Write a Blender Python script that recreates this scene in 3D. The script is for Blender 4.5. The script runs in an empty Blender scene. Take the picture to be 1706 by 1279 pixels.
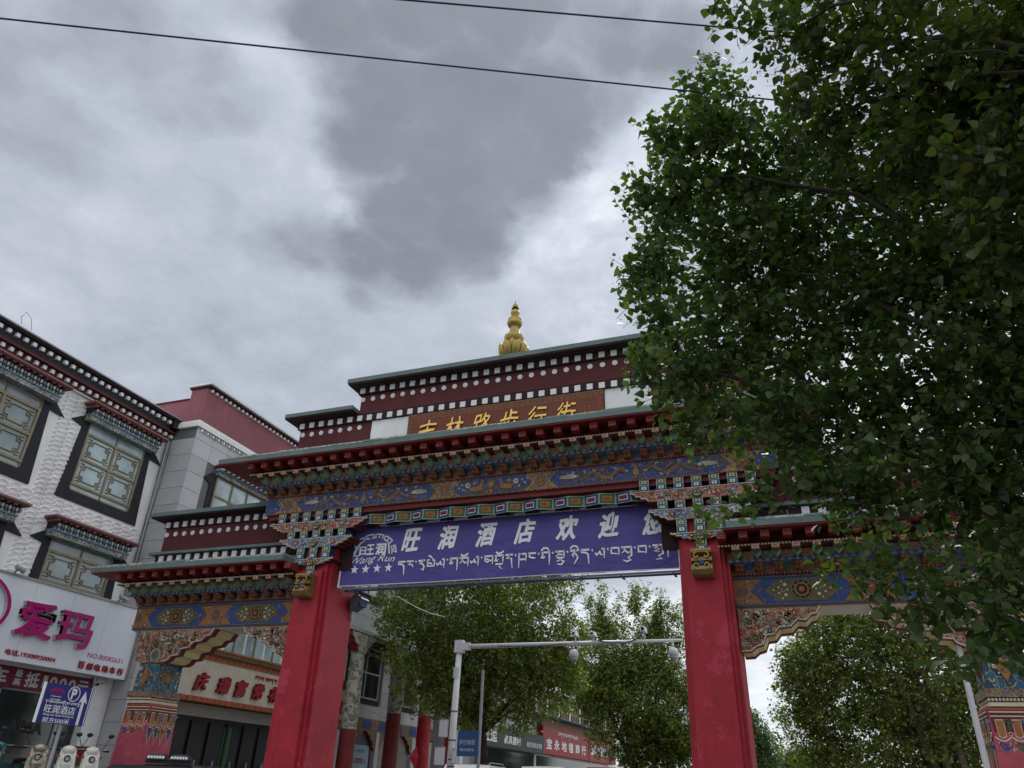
import bpy, math, random
import numpy as np
from mathutils import Vector, Matrix
R = math.radians
rnd = random.Random(7)
scn = bpy.context.scene
COL = scn.collection

# ------------------------------------------------------------------ camera
cam_d = bpy.data.cameras.new('camera'); cam = bpy.data.objects.new('camera', cam_d); COL.objects.link(cam)
EYE = 1.55                      # the street surface lies at GZ, so the eye is 1.25 m above it
GZ = 0.30
pit, rol, yaw = R(28.35), R(2.4), R(21.6)
def _rz(v): return Vector((v[0]*math.cos(yaw)-v[1]*math.sin(yaw), v[0]*math.sin(yaw)+v[1]*math.cos(yaw), v[2]))
fw = _rz((0, math.cos(pit), math.sin(pit))); up0 = _rz((0, -math.sin(pit), math.cos(pit))); rt0 = _rz((1, 0, 0))
rt = math.cos(rol)*rt0 + math.sin(rol)*up0; up = -math.sin(rol)*rt0 + math.cos(rol)*up0
cam.matrix_world = Matrix(((rt.x, up.x, -fw.x, 0), (rt.y, up.y, -fw.y, -15), (rt.z, up.z, -fw.z, EYE), (0, 0, 0, 1)))
cam_d.sensor_width = 36; cam_d.lens = 36*1240/1706; cam_d.clip_end = 3000; cam_d.clip_start = .05
scn.camera = cam
# ------------------------------------------------------------------ sky, sun, exposure
SUN = Vector((-0.135, 0.713, 0.688)).normalized()
world = bpy.data.worlds.new('World'); scn.world = world; world.use_nodes = True
wt = world.node_tree; wt.nodes.clear()
def N(t, typ, **kw):
    n = t.nodes.new(typ)
    for k, v in kw.items():
        if k in n.bl_rna.properties: setattr(n, k, v)
        else: n.inputs[k].default_value = v
    return n
def mathn(t, op, a, b=None, c=None, clamp=False):
    n = t.nodes.new('ShaderNodeMath'); n.operation = op; n.use_clamp = clamp
    for i, x in enumerate((a, b, c)):
        if x is None: continue
        if isinstance(x, (int, float)): n.inputs[i].default_value = x
        else: t.links.new(x, n.inputs[i])
    return n.outputs[0]
def vmath(t, op, a, b=None):
    n = t.nodes.new('ShaderNodeVectorMath'); n.operation = op
    for i, x in enumerate((a, b)):
        if x is None: continue
        if isinstance(x, tuple): n.inputs[i].default_value = x
        else: t.links.new(x, n.inputs[i])
    return n
def build_world():
    t = wt; L = t.links.new
    out = t.nodes.new('ShaderNodeOutputWorld'); bg = t.nodes.new('ShaderNodeBackground'); bg.inputs[1].default_value = .1
    L(bg.outputs[0], out.inputs[0])
    sky = t.nodes.new('ShaderNodeTexSky'); sky.sky_type = 'NISHITA'; sky.sun_disc = False
    sky.sun_elevation = math.asin(SUN.z); sky.sun_rotation = math.atan2(SUN.x, SUN.y); sky.altitude = 3800
    tc = t.nodes.new('ShaderNodeTexCoord')
    d = vmath(t, 'NORMALIZE', tc.outputs['Generated']).outputs[0]
    sx = t.nodes.new('ShaderNodeSeparateXYZ'); L(d, sx.inputs[0])
    den = mathn(t, 'ADD', mathn(t, 'MAXIMUM', sx.outputs[2], 0.0), .25)
    cb = t.nodes.new('ShaderNodeCombineXYZ'); L(mathn(t, 'DIVIDE', sx.outputs[0], den), cb.inputs[0]); L(mathn(t, 'DIVIDE', sx.outputs[1], den), cb.inputs[1])
    p = cb.outputs[0]
    def noise(sc, det, rough, off, vec=None):
        a = vmath(t, 'ADD', vec or p, off).outputs[0]
        n = N(t, 'ShaderNodeTexNoise', Scale=sc, Detail=det, Roughness=rough); L(a, n.inputs['Vector']); return n
    w1 = noise(5, 5, .6, (3.1, 1.7, 0)); w2 = noise(16, 5, .6, (9, 4, 2))
    wv = vmath(t, 'SUBTRACT', w1.outputs['Color'], (.5, .5, .5)).outputs[0]
    wv2 = vmath(t, 'SUBTRACT', w2.outputs['Color'], (.5, .5, .5)).outputs[0]
    def sc(v, s):
        n = vmath(t, 'SCALE', v); n.inputs[3].default_value = s; return n.outputs[0]
    pw = vmath(t, 'ADD', vmath(t, 'ADD', p, sc(wv, .10)).outputs[0], sc(wv2, .045)).outputs[0]
    def field(blobs, o=1.45, i_=.35):
        acc = None
        for x, y, r, a in blobs:
            dn = vmath(t, 'DISTANCE', pw, (x, y, 0)).outputs['Value']
            mr = N(t, 'ShaderNodeMapRange'); mr.interpolation_type = 'SMOOTHSTEP'; L(dn, mr.inputs[0])
            mr.inputs[1].default_value = r*o; mr.inputs[2].default_value = r*i_; mr.inputs[3].default_value = 0; mr.inputs[4].default_value = a
            acc = mr.outputs[0] if acc is None else mathn(t, 'SMOOTH_MAX', acc, mr.outputs[0], .22)
        return acc
    dark = field([(-.395, .443, .08, 1), (-.302, .47, .086, 1), (-.215, .509, .086, .95), (-.128, .553, .08, .85), (-.053, .593, .066, .75), (-.396, .531, .089, 1), (-.302, .575, .098, 1), (-.213, .614, .082, .95),
                  (-.142, .638, .056, .7), (-.448, .595, .08, .95), (-.371, .653, .102, 1), (-.279, .686, .082, .95), (-.217, .677, .061, .9), (-.461, .707, .091, .95), (-.388, .756, .088, 1), (-.331, .731, .058, .9),
                  (-.557, .755, .077, .85), (-.482, .809, .084, .95), (-.407, .823, .066, .9), (-.626, .715, .065, .65), (-.698, .712, .044, .35), (-.601, .833, .047, .5),
                  (-.643, .359, .10, .6), (-.592, .429, .065, .5), (-.815, .404, .11, .55), (-.613, .501, .05, .5), (-.664, .451, .07, .4), (-.745, .315, .08, .4),
                  (.75, .3, .25, .8), (.4, -.6, .3, .7), (-.7, -.5, .25, .6), (1.3, .9, .4, .7), (-1.7, .2, .3, .6), (0, -1.6, .5, .5), (-.3, .30, .12, .7), (.15, .5, .12, .6)])
    bright = field([(-.165, .775, .075, .6), (-.257, .836, .08, .5), (-.336, .90, .069, .35), (-.181, .897, .08, .42), (-.42, .958, .062, .35), (-.282, .987, .099, .45), (-.538, .622, .028, .4), (-.541, .676, .034, .6), (-.539, .706, .022, .4),
                    (-.493, .46, .05, .35), (-.51, .53, .05, .3), (-.621, .588, .06, .25), (-.107, .722, .06, .5), (.0, .75, .1, .7), (.5, .9, .2, .5), (.2, -.2, .3, .5), (-.3, -1, .4, .5), (.9, -.4, .3, .4), (-1.4, .9, .3, .3)])
    view_dim = field([(-.5, .65, .55, 1), (-.75, 1.05, .55, 1), (-.1, .7, .45, 1), (-.45, 1.5, .45, .8)], 1.7, .7)  # holds the sky in view darker than the raised base around it
    n1 = noise(3.2, 7, .55, (5, 8, 0)); n2 = noise(11, 8, .62, (1, 2, 0), pw)
    nn = mathn(t, 'ADD', mathn(t, 'MULTIPLY', mathn(t, 'SUBTRACT', n1.outputs[0], .5), .34), mathn(t, 'MULTIPLY', mathn(t, 'SUBTRACT', n2.outputs[0], .5), .24))
    # overcast base raised beyond the visible sky's tone, added to brighten the facades
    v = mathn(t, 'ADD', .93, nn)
    v = mathn(t, 'SUBTRACT', v, mathn(t, 'MULTIPLY', view_dim, .365))
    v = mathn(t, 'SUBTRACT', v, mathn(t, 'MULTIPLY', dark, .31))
    # bright edges break up with fine noise
    bb = mathn(t, 'MULTIPLY', bright, mathn(t, 'ADD', .12, mathn(t, 'MULTIPLY', n2.outputs[0], .55)))
    v = mathn(t, 'ADD', v, mathn(t, 'MULTIPLY', bb, mathn(t, 'SUBTRACT', 1.0, mathn(t, 'MULTIPLY', dark, .8))))
    cr = t.nodes.new('ShaderNodeValToRGB'); L(v, cr.inputs[0]); e = cr.color_ramp.elements
    e[0].position = .10; e[0].color = (.145, .158, .178, 1); e[1].position = 1.0; e[1].color = (.98, 1.0, 1.0, 1)
    for pos, c in ((.30, (.20, .215, .24)), (.42, (.285, .305, .345)), (.54, (.375, .40, .455)), (.66, (.46, .485, .54)), (.78, (.60, .625, .665)), (.90, (.85, .87, .90))):
        q = e.new(pos); q.color = (*c, 1)
    # glow of the hidden sun
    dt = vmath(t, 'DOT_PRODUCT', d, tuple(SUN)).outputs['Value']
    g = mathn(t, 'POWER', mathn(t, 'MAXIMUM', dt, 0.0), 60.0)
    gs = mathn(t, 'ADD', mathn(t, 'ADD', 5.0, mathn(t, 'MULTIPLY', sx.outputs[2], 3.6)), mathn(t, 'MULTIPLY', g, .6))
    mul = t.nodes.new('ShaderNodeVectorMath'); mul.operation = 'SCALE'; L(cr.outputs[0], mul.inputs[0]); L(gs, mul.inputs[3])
    mx = t.nodes.new('ShaderNodeMix'); mx.data_type = 'RGBA'; mx.inputs[0].default_value = .94
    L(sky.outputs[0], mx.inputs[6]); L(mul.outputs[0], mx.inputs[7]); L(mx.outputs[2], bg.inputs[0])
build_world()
sd = bpy.data.lights.new('sun', 'SUN'); sd.energy = 1.4; sd.angle = R(14); sd.color = (1, .96, .9)
sun = bpy.data.objects.new('sun', sd); COL.objects.link(sun); sun.rotation_euler = SUN.to_track_quat('Z', 'Y').to_euler()
scn.view_settings.view_transform = 'Standard'; scn.view_settings.look = 'None'; scn.view_settings.exposure = .95; scn.view_settings.gamma = 1
scn.view_settings.use_curve_mapping = False
scn.cycles.max_bounces = 8; scn.cycles.transparent_max_bounces = 8

# ------------------------------------------------------------------ materials
MATS = {}
def newmat(name):
    m = bpy.data.materials.new(name); m.use_nodes = True; MATS[name] = m
    return m, m.node_tree, m.node_tree.nodes['Principled BSDF']
def ramp(t, src, stops, const=False):
    cr = t.nodes.new('ShaderNodeValToRGB'); t.links.new(src, cr.inputs[0]); e = cr.color_ramp.elements
    if const: cr.color_ramp.interpolation = 'CONSTANT'
    for i, (p, c) in enumerate(stops):
        q = e[i] if i < 2 else e.new(p)
        q.position = p; q.color = (*c, 1)
    return cr.outputs[0]
def mixc(t, fac, a, b, mode='MIX'):
    m = t.nodes.new('ShaderNodeMix'); m.data_type = 'RGBA'; m.blend_type = mode
    for s, x in ((0, fac), (6, a), (7, b)):
        if isinstance(x, (int, float)): m.inputs[s].default_value = x
        elif isinstance(x, tuple): m.inputs[s].default_value = (*x, 1)
        else: t.links.new(x, m.inputs[s])
    return m.outputs[2]
def noisen(t, scale, det=4, rough=.6, dist=0, vec=None):
    n = N(t, 'ShaderNodeTexNoise', Scale=scale, Detail=det, Roughness=rough, Distortion=dist)
    if vec is None:
        tc = t.nodes.new('ShaderNodeTexCoord'); vec = tc.outputs['Object']
    t.links.new(vec, n.inputs['Vector']); return n
def dk(c, k): return tuple(min(1, x*k) for x in c)
def mat(name, col, rough=.7, var=.25, scale=1.7, bump=.15, bscale=45, chip=None, chipamt=.62, chipscale=9, metal=0, streak=0, spec=.35, island=0):
    m, t, b = newmat(name)
    n = noisen(t, scale, 6, .62)
    c = ramp(t, n.outputs[0], [(.25, dk(col, 1-var)), (.75, dk(col, 1+var*.7))])
    n2 = noisen(t, scale*9, 5, .7)
    c = mixc(t, ramp(t, n2.outputs[0], [(.45, (0, 0, 0)), (.8, (.5, .5, .5))]), c, dk(col, 1-var*1.1))
    if streak:
        tc = t.nodes.new('ShaderNodeTexCoord'); mp = t.nodes.new('ShaderNodeMapping'); mp.inputs['Scale'].default_value = (6, 6, .35)
        t.links.new(tc.outputs['Object'], mp.inputs[0]); n3 = noisen(t, 1.6, 5, .7, vec=mp.outputs[0])
        c = mixc(t, ramp(t, n3.outputs[0], [(.5, (0, 0, 0)), (.78, (streak, streak, streak))]), c, dk(col, .45))
    if chip:
        n4 = noisen(t, chipscale, 6, .7)
        c = mixc(t, ramp(t, n4.outputs[0], [(chipamt, (0, 0, 0)), (chipamt+.025, (1, 1, 1))]), c, chip)
    if island:
        g = t.nodes.new('ShaderNodeNewGeometry')
        c = mixc(t, 1.0, c, ramp(t, g.outputs['Random Per Island'], [(0, (1-island,)*3), (1, (1, 1, 1))]), 'MULTIPLY')
    t.links.new(c, b.inputs['Base Color'])
    b.inputs['Roughness'].default_value = rough; b.inputs['Metallic'].default_value = metal; b.inputs['Specular IOR Level'].default_value = spec
    if bump:
        bn = noisen(t, bscale, 4, .6); bp = t.nodes.new('ShaderNodeBump'); bp.inputs['Strength'].default_value = bump; bp.inputs['Distance'].default_value = .01
        t.links.new(bn.outputs[0], bp.inputs['Height']); t.links.new(bp.outputs[0], b.inputs['Normal'])
    return m
def busy(name, ground, cols, scale=9, line=(.50, .44, .30), lw=.05, fill=.55, grime=.65):
    """painted ornament: curling outlined patches over a ground colour"""
    m, t, b = newmat(name); tc = t.nodes.new('ShaderNodeTexCoord')
    w = noisen(t, scale*.45, 2, .5, vec=tc.outputs['Object'])
    off = vmath(t, 'SCALE', vmath(t, 'SUBTRACT', w.outputs['Color'], (.5, .5, .5)).outputs[0]); off.inputs[3].default_value = 2.2/scale
    v = vmath(t, 'ADD', tc.outputs['Object'], off.outputs[0]).outputs[0]
    v1 = N(t, 'ShaderNodeTexVoronoi', Scale=scale); t.links.new(v, v1.inputs['Vector'])
    v2 = N(t, 'ShaderNodeTexVoronoi', Scale=scale); v2.feature = 'DISTANCE_TO_EDGE'; t.links.new(v, v2.inputs['Vector'])
    sp = t.nodes.new('ShaderNodeSeparateColor'); t.links.new(v1.outputs['Color'], sp.inputs[0])
    k = len(cols); stops = [(0, ground)] + [(1-fill+fill*i/k, c) for i, c in enumerate(cols)]
    c = ramp(t, sp.outputs[0], stops, True)
    c = mixc(t, ramp(t, v2.outputs['Distance'], [(lw, (1, 1, 1)), (lw+.015, (0, 0, 0))]), c, line)
    v3 = N(t, 'ShaderNodeTexVoronoi', Scale=scale*2.3); t.links.new(v, v3.inputs['Vector'])
    c = mixc(t, ramp(t, v3.outputs['Distance'], [(.13, (.8, .8, .8)), (.17, (0, 0, 0))]), c, dk(line, 1.1))
    g = noisen(t, 2.5, 6, .7)
    c = mixc(t, ramp(t, g.outputs[0], [(.4, (0, 0, 0)), (.75, (grime,)*3)]), c, (.10, .085, .07))
    t.links.new(c, b.inputs['Base Color']); b.inputs['Roughness'].default_value = .7; b.inputs['Specular IOR Level'].default_value = .25
    bp = t.nodes.new('ShaderNodeBump'); bp.inputs['Strength'].default_value = .5; bp.inputs['Distance'].default_value = .01
    t.links.new(v2.outputs['Distance'], bp.inputs['Height']); t.links.new(bp.outputs[0], b.inputs['Normal'])
    return m
def glass(name, col, rough=.08):
    m, t, b = newmat(name)
    n = noisen(t, .9, 3, .6); c = ramp(t, n.outputs[0], [(.35, dk(col, .6)), (.7, dk(col, 1.3))]); t.links.new(c, b.inputs['Base Color'])
    b.inputs['Roughness'].default_value = rough; b.inputs['Specular IOR Level'].default_value = .9
    bn = noisen(t, 1.3, 2); bp = t.nodes.new('ShaderNodeBump'); bp.inputs['Strength'].default_value = .05; bp.inputs['Distance'].default_value = .05
    t.links.new(bn.outputs[0], bp.inputs['Height']); t.links.new(bp.outputs[0], b.inputs['Normal']); return m
red = mat('red_paint', (.38, .018, .034), .55, .30, 1.6, .25, 22, chip=(.50, .34, .34), chipamt=.715, chipscale=4.2, streak=.5)
pink = mat('faded_pink_red', (.40, .075, .11), .75, .35, 3, .12, 40, chip=(.5, .3, .32), chipamt=.66, chipscale=6)
eavered = mat('eave_red', (.20, .02, .025), .65, .3)
def wear(m, z0, z1, col, thr, sc):
    t = m.node_tree; b = t.nodes['Principled BSDF']; src = b.inputs['Base Color'].links[0].from_socket
    tc = t.nodes.new('ShaderNodeTexCoord'); sp = t.nodes.new('ShaderNodeSeparateXYZ'); t.links.new(tc.outputs['Object'], sp.inputs[0])
    n = noisen(t, sc, 7, .75); k = ramp(t, n.outputs[0], [(thr, (0, 0, 0)), (thr+.03, (1, 1, 1))])
    mr = N(t, 'ShaderNodeMapRange'); t.links.new(sp.outputs[2], mr.inputs[0]); mr.inputs[1].default_value = z1; mr.inputs[2].default_value = z0
    t.links.new(mixc(t, mathn(t, 'MULTIPLY', k, mr.outputs[0]), src, col), b.inputs['Base Color'])
wear(red, 1.6, 2.3, (.50, .38, .38), .62, 11)
wear(red, 4.5, 4.6, (.42, .035, .06), .55, 1.0)
dred = mat('dark_red', (.16, .018, .02), .6, .3)
maroon = mat('maroon_wall', (.105, .028, .03), .85, .28, 1.3, .4, 60, chip=(.25, .2, .2), chipamt=.77, chipscale=5, streak=.3)
maroond = mat('maroon_dark', (.035, .016, .018), .85, .3)
teal = mat('teal_paint', (.135, .185, .18), .7, .25, 2.2, .15, chip=(.46, .46, .42), chipamt=.68, chipscale=7, streak=.2)
plaster = mat('flaking_plaster', (.40, .39, .34), .9, .35, 4, .5, 30, chip=(.12, .2, .2), chipamt=.5, chipscale=11)
white = mat('white_paint', (.70, .71, .74), .7, .10, 1.5, .12, chip=(.35, .33, .32), chipamt=.74, chipscale=8)
whitep = mat('white_panel', (.76, .79, .80), .7, .15, 1.2, .12, streak=.3)
cream = mat('cream_paint', (.68, .62, .32), .75, .12, 1.5, .1)
creamw = mat('cream_white', (.62, .60, .54), .75, .12, 1.5, .1)
gold = mat('gold_paint', (.22, .155, .055), .42, .3, 6, .15, metal=.35, spec=.5)
gilt = mat('gilt_metal', (.40, .29, .075), .42, .25, 5, .12, metal=.55, spec=.5, streak=.35)
goldl = mat('gold_letter', (.85, .55, .14), .35, .1, 6, .05, metal=.3)
signred = mat('sign_red', (.155, .034, .016), .55, .15, 1.5, .05)
brown = mat('carved_brown', (.20, .085, .04), .6, .4, 9, .3)
green = mat('ornament_green', (.035, .115, .045), .65, .3, 8)
blue = mat('ornament_blue', (.036, .072, .23), .6, .3, 5)
lblue = mat('pale_blue', (.15, .235, .34), .65, .3, 8)
orange = mat('ornament_orange', (.32, .11, .035), .65, .3, 8)
opink = mat('ornament_pink', (.34, .13, .13), .65, .3, 8)
dkblue = mat('ornament_navy', (.02, .05, .13), .65, .3, 8)
pearl = mat('ornament_cream', (.58, .54, .42), .6, .2, 8)
pgreen = mat('pale_green', (.30, .42, .30), .65, .3, 8)
olive = mat('olive_ground', (.13, .115, .06), .7, .4, 20, .3)
ochre = mat('ochre_ground', (.33, .15, .045), .7, .35, 14, .3)
bz_frieze = busy('painted_frieze', (.30, .135, .04), [(.32, .14, .05), (.04, .09, .3), (.36, .22, .07), (.2, .05, .04), (.08, .14, .09)], 13, (.45, .36, .18))
bz_blue = busy('painted_blue', (.03, .06, .22), [(.04, .08, .24), (.05, .07, .19), (.05, .10, .13), (.10, .075, .05)], 7, (.08, .14, .34), .02, .5)
bz_red = busy('painted_red', (.30, .03, .035), [(.42, .05, .05), (.3, .34, .4), (.42, .16, .04), (.30, .06, .07), (.06, .14, .08)], 17, (.55, .42, .3), .05)
bz_blue2 = busy('painted_sky_blue', (.07, .12, .34), [(.10, .17, .40), (.4, .4, .42), (.35, .12, .05), (.03, .06, .25), (.06, .16, .12)], 20, (.5, .5, .45), .06)
bz_green = busy('painted_green', (.05, .12, .06), [(.08, .18, .08), (.35, .38, .3), (.3, .1, .05), (.06, .1, .06)], 18, (.5, .45, .3), .06)
bz_col = busy('painted_column', (.025, .11, .20), [(.03, .13, .23), (.02, .08, .16), (.03, .12, .2)], 6, (.42, .36, .18), .02, .6, .35)
bz_pink = busy('painted_pink', (.26, .06, .05), [(.32, .09, .07), (.28, .22, .13), (.12, .12, .1), (.36, .13, .04), (.2, .24, .24)], 12, (.5, .38, .28), .04, .6, .35)
bz_brown = busy('painted_brown', (.14, .075, .045), [(.22, .1, .05), (.1, .14, .1), (.24, .16, .08), (.1, .12, .22)], 16, (.36, .28, .18), .05)
bz_canopy = busy('painted_valance', (.12, .16, .18), [(.1, .15, .26), (.2, .24, .22), (.2, .1, .08), (.08, .13, .12), (.24, .22, .14)], 8, (.4, .4, .36), .06)
dotp = {c: busy('dotted_'+c, g, [dk(g, 1.2), dk(g, .8), dk(g, 1.4)], 26, (.42, .42, .38), .04, .6) for c, g in (('blue', (.06, .12, .34)), ('green', (.08, .2, .1)), ('pink', (.34, .13, .13)), ('orange', (.38, .14, .04)))}
steel = mat('galvanised_steel', (.36, .38, .40), .5, .15, 3, .05, metal=.3)
sframe = mat('dull_frame_steel', (.13, .14, .17), .6, .2)
polew = mat('pale_grey_paint', (.66, .68, .71), .45, .12, 3, .05, streak=.25)
black = mat('black_plastic', (.012, .012, .014), .4, .3)
blackf = mat('black_surround', (.022, .024, .032), .8, .4, 2, .3, 50, chip=(.3, .3, .3), chipamt=.79, chipscale=5)
stucco = mat('white_stucco', (.82, .81, .82), .9, .16, 1.1, .5, 55, streak=.18)
stucco2 = mat('white_stucco_relief', (.82, .81, .82), .9, .18, 1.1, .5, 55, streak=.32)
brass = mat('lattice_brass', (.25, .20, .12), .5, .25, 5, .1, metal=.3)
pane = glass('window_glass', (.36, .47, .50)); paned = glass('dark_glass', (.02, .025, .03)); paneg = glass('dim_glass', (.23, .29, .30), .12)
tile_m = []
for i, k in enumerate((.92, 1, 1.08)): tile_m.append(mat('stone_tile%s' % ('', '_mid', '_pale')[i], (.43*k, .44*k, .46*k), .55, .10, 2, .05, 40, streak=.18))
grout = mat('grout', (.14, .14, .15), .9, .2)
parapet = mat('mauve_parapet', (.27, .10, .125), .85, .20, .6, .3, 50, streak=.55)
asphalt = mat('asphalt', (.075, .074, .073), .9, .3, 2, .5, 60)
paving = mat('paving_stone', (.30, .29, .275), .85, .2, 2, .2, 40)
soil = mat('ground_soil', (.12, .11, .09), .95, .3, .3, .3, 20)
kerbm = mat('kerb_stone', (.3, .3, .29), .85, .2)
signw = mat('sign_white', (.74, .78, .86), .38, .05, 1.1, .03, streak=.06)
magenta = mat('sign_magenta', (.38, .01, .16), .4, .06, 3, 0)
signr = mat('sign_letter_red', (.36, .02, .03), .45, .1, 3, 0)
dred2 = mat('carved_letter_red', (.24, .018, .022), .5, .1, 3, 0)
edgew = mat('letter_edge', (.42, .42, .42), .4, .2, 3, 0)
bluesg = mat('sign_blue', (.02, .03, .20), .4, .1, 2, 0)
printw = mat('print_white', (.80, .82, .86), .5, .06, 2, 0)
bark = mat('bark', (.045, .036, .028), .9, .4, 4, .9, 25)
barkp = mat('bark_pale', (.11, .09, .068), .9, .4, 4, .9, 25)
canvasr = mat('banner_maroon', (.12, .012, .03), .6, .15)
marble = mat('sign_stone', (.50, .47, .40), .5, .14, 4, .08)
shutter = mat('shutter_metal', (.30, .29, .26), .5, .15, 3, .05)
redbrown = mat('weathered_red_brown', (.15, .06, .055), .85, .35, 4, .2); dustpink = mat('dusty_pink', (.24, .12, .115), .85, .3, 4, .2)
def m_banner():
    m, t, b = newmat('banner_cloth')
    n = noisen(t, 1.1, 4, .5); c = ramp(t, n.outputs[0], [(.3, (.064, .053, .24)), (.7, (.09, .074, .31))]); t.links.new(c, b.inputs['Base Color'])
    b.inputs['Roughness'].default_value = .55; b.inputs['Specular IOR Level'].default_value = .3
    tc = t.nodes.new('ShaderNodeTexCoord'); mp = t.nodes.new('ShaderNodeMapping'); mp.inputs['Scale'].default_value = (1, 1, 2.2); mp.inputs['Rotation'].default_value = (0, .7, 0)
    t.links.new(tc.outputs['Object'], mp.inputs[0]); n2 = noisen(t, 1.5, 4, .55, .8, vec=mp.outputs[0])
    bp = t.nodes.new('ShaderNodeBump'); bp.inputs['Strength'].default_value = .5; bp.inputs['Distance'].default_value = .10
    t.links.new(n2.outputs[0], bp.inputs['Height']); t.links.new(bp.outputs[0], b.inputs['Normal']); return m
bannerm = m_banner()
def m_leaf(name, c0, c1, c2, trans=.5, gloss=.42):
    m, t, b = newmat(name); g = t.nodes.new('ShaderNodeNewGeometry')
    c = ramp(t, g.outputs['Random Per Island'], [(0, c0), (.55, c1), (.93, dk(c1, 1.35)), (.975, c2)])
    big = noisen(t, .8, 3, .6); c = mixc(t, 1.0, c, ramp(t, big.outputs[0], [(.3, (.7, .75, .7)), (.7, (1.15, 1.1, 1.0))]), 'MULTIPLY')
    t.links.new(c, b.inputs['Base Color']); b.inputs['Roughness'].default_value = gloss; b.inputs['Specular IOR Level'].default_value = .4
    tr = t.nodes.new('ShaderNodeBsdfTranslucent'); cc = mixc(t, 1.0, c, (1.2, 1.5, .55), 'MULTIPLY'); t.links.new(cc, tr.inputs[0])
    mx = t.nodes.new('ShaderNodeMixShader'); mx.inputs[0].default_value = trans
    t.links.new(b.outputs[0], mx.inputs[1]); t.links.new(tr.outputs[0], mx.inputs[2]); t.links.new(mx.outputs[0], t.nodes['Material Output'].inputs[0]); return m
leafA = m_leaf('leaf_green', (.036, .062, .028), (.066, .104, .036), (.12, .14, .03), .46)
leafB = m_leaf('leaf_olive', (.036, .054, .018), (.062, .086, .022), (.14, .13, .03), .44)
leafC = m_leaf('leaf_street', (.09, .118, .028), (.155, .19, .042), (.26, .22, .05), .5, .4)
leafD = m_leaf('leaf_far', (.055, .085, .035), (.085, .125, .05), (.14, .14, .05), .35, .5)

# ------------------------------------------------------------------ mesh helpers
class MB:
    def __init__(s): s.v = []; s.f = []; s.m = []; s.mats = []
    def mi(s, m):
        if m not in s.mats: s.mats.append(m)
        return s.mats.index(m)
    def add(s, vs, fs, m):
        o = len(s.v); s.v += [tuple(v) for v in vs]; k = s.mi(m)
        for f in fs: s.f.append(tuple(o+i for i in f)); s.m.append(k)
        return s
    def box(s, x0, x1, y0, y1, z0, z1, m): return s.taper(x0, x1, y0, y1, z0, x0, x1, y0, y1, z1, m)
    def taper(s, x0, x1, y0, y1, z0, a0, a1, b0, b1, z1, m):
        return s.add([(x0, y0, z0), (x1, y0, z0), (x1, y1, z0), (x0, y1, z0), (a0, b0, z1), (a1, b0, z1), (a1, b1, z1), (a0, b1, z1)],
                     [(3, 2, 1, 0), (4, 5, 6, 7), (0, 1, 5, 4), (1, 2, 6, 5), (2, 3, 7, 6), (3, 0, 4, 7)], m)
    def quad(s, pts, m): return s.add(pts, [tuple(range(len(pts)))], m)
    def prism(s, pts, ax, a0, a1, m, ms=None):
        def P(p, a): return {'y': (p[0], a, p[1]), 'x': (a, p[0], p[1]), 'z': (p[0], p[1], a)}[ax]
        n = len(pts); A = sum(pts[i][0]*pts[(i+1) % n][1]-pts[(i+1) % n][0]*pts[i][1] for i in range(n))
        if A < 0: pts = pts[::-1]
        if (ax == 'y'): pts = pts[::-1]
        vs = [P(p, a0) for p in pts]+[P(p, a1) for p in pts]
        s.add(vs, [tuple(range(n))[::-1], tuple(range(n, 2*n))], m)
        o = len(s.v)-2*n; k = s.mi(ms or m)
        for i in range(n):
            j = (i+1) % n; s.f.append((o+i, o+j, o+n+j, o+n+i)); s.m.append(k)
        return s
    def lathe(s, prof, c, n, m, sq=1):
        vs = []; fs = []
        for r, z in prof:
            for i in range(n):
                a = 2*math.pi*i/n; vs.append((c[0]+r*math.cos(a), c[1]+r*math.sin(a)*sq, c[2]+z))
        for j in range(len(prof)-1):
            for i in range(n):
                k = (i+1) % n; fs.append((j*n+i, j*n+k, (j+1)*n+k, (j+1)*n+i))
        fs.append(tuple(range(n))[::-1]); fs.append(tuple((len(prof)-1)*n+i for i in range(n)))
        return s.add(vs, fs, m)
    def tube(s, pts, rad, n, m):
        pts = [Vector(p) for p in pts]; vs = []; fs = []
        if isinstance(rad, (int, float)): rad = [rad]*len(pts)
        for i, p in enumerate(pts):
            d = (pts[min(i+1, len(pts)-1)]-pts[max(i-1, 0)])
            if d.length < 1e-9: d = Vector((0, 0, 1))
            d.normalize(); a = d.cross(Vector((0, 0, 1)))
            if a.length < .05: a = d.cross(Vector((0, 1, 0)))
            a.normalize(); b = d.cross(a)
            for k in range(n):
                t = 2*math.pi*k/n; vs.append(p+(a*math.cos(t)+b*math.sin(t))*rad[i])
        for i in range(len(pts)-1):
            for k in range(n):
                l = (k+1) % n; fs.append((i*n+l, i*n+k, (i+1)*n+k, (i+1)*n+l))
        fs.append(tuple(range(n))); fs.append(tuple((len(pts)-1)*n+i for i in range(n))[::-1])
        return s.add(vs, fs, m)
    def sphere(s, c, r, n, m, sz=1):
        k = max(3, n//2)
        return s.lathe([(max(.001, r*math.sin(math.pi*i/k)), -r*sz*math.cos(math.pi*i/k)) for i in range(k+1)], c, n, m)
    def mesh(s, name, smooth=False):
        me = bpy.data.meshes.new(name); me.from_pydata(s.v, [], s.f)
        for m in s.mats: me.materials.append(m)
        me.polygons.foreach_set('material_index', s.m)
        if smooth: me.polygons.foreach_set('use_smooth', [True]*len(s.f))
        me.update(); return me
    def build(s, name, parent=None, kind=None, smooth=False, **props):
        return inst(s.mesh(name, smooth), name, parent, kind=kind, **props)
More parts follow.
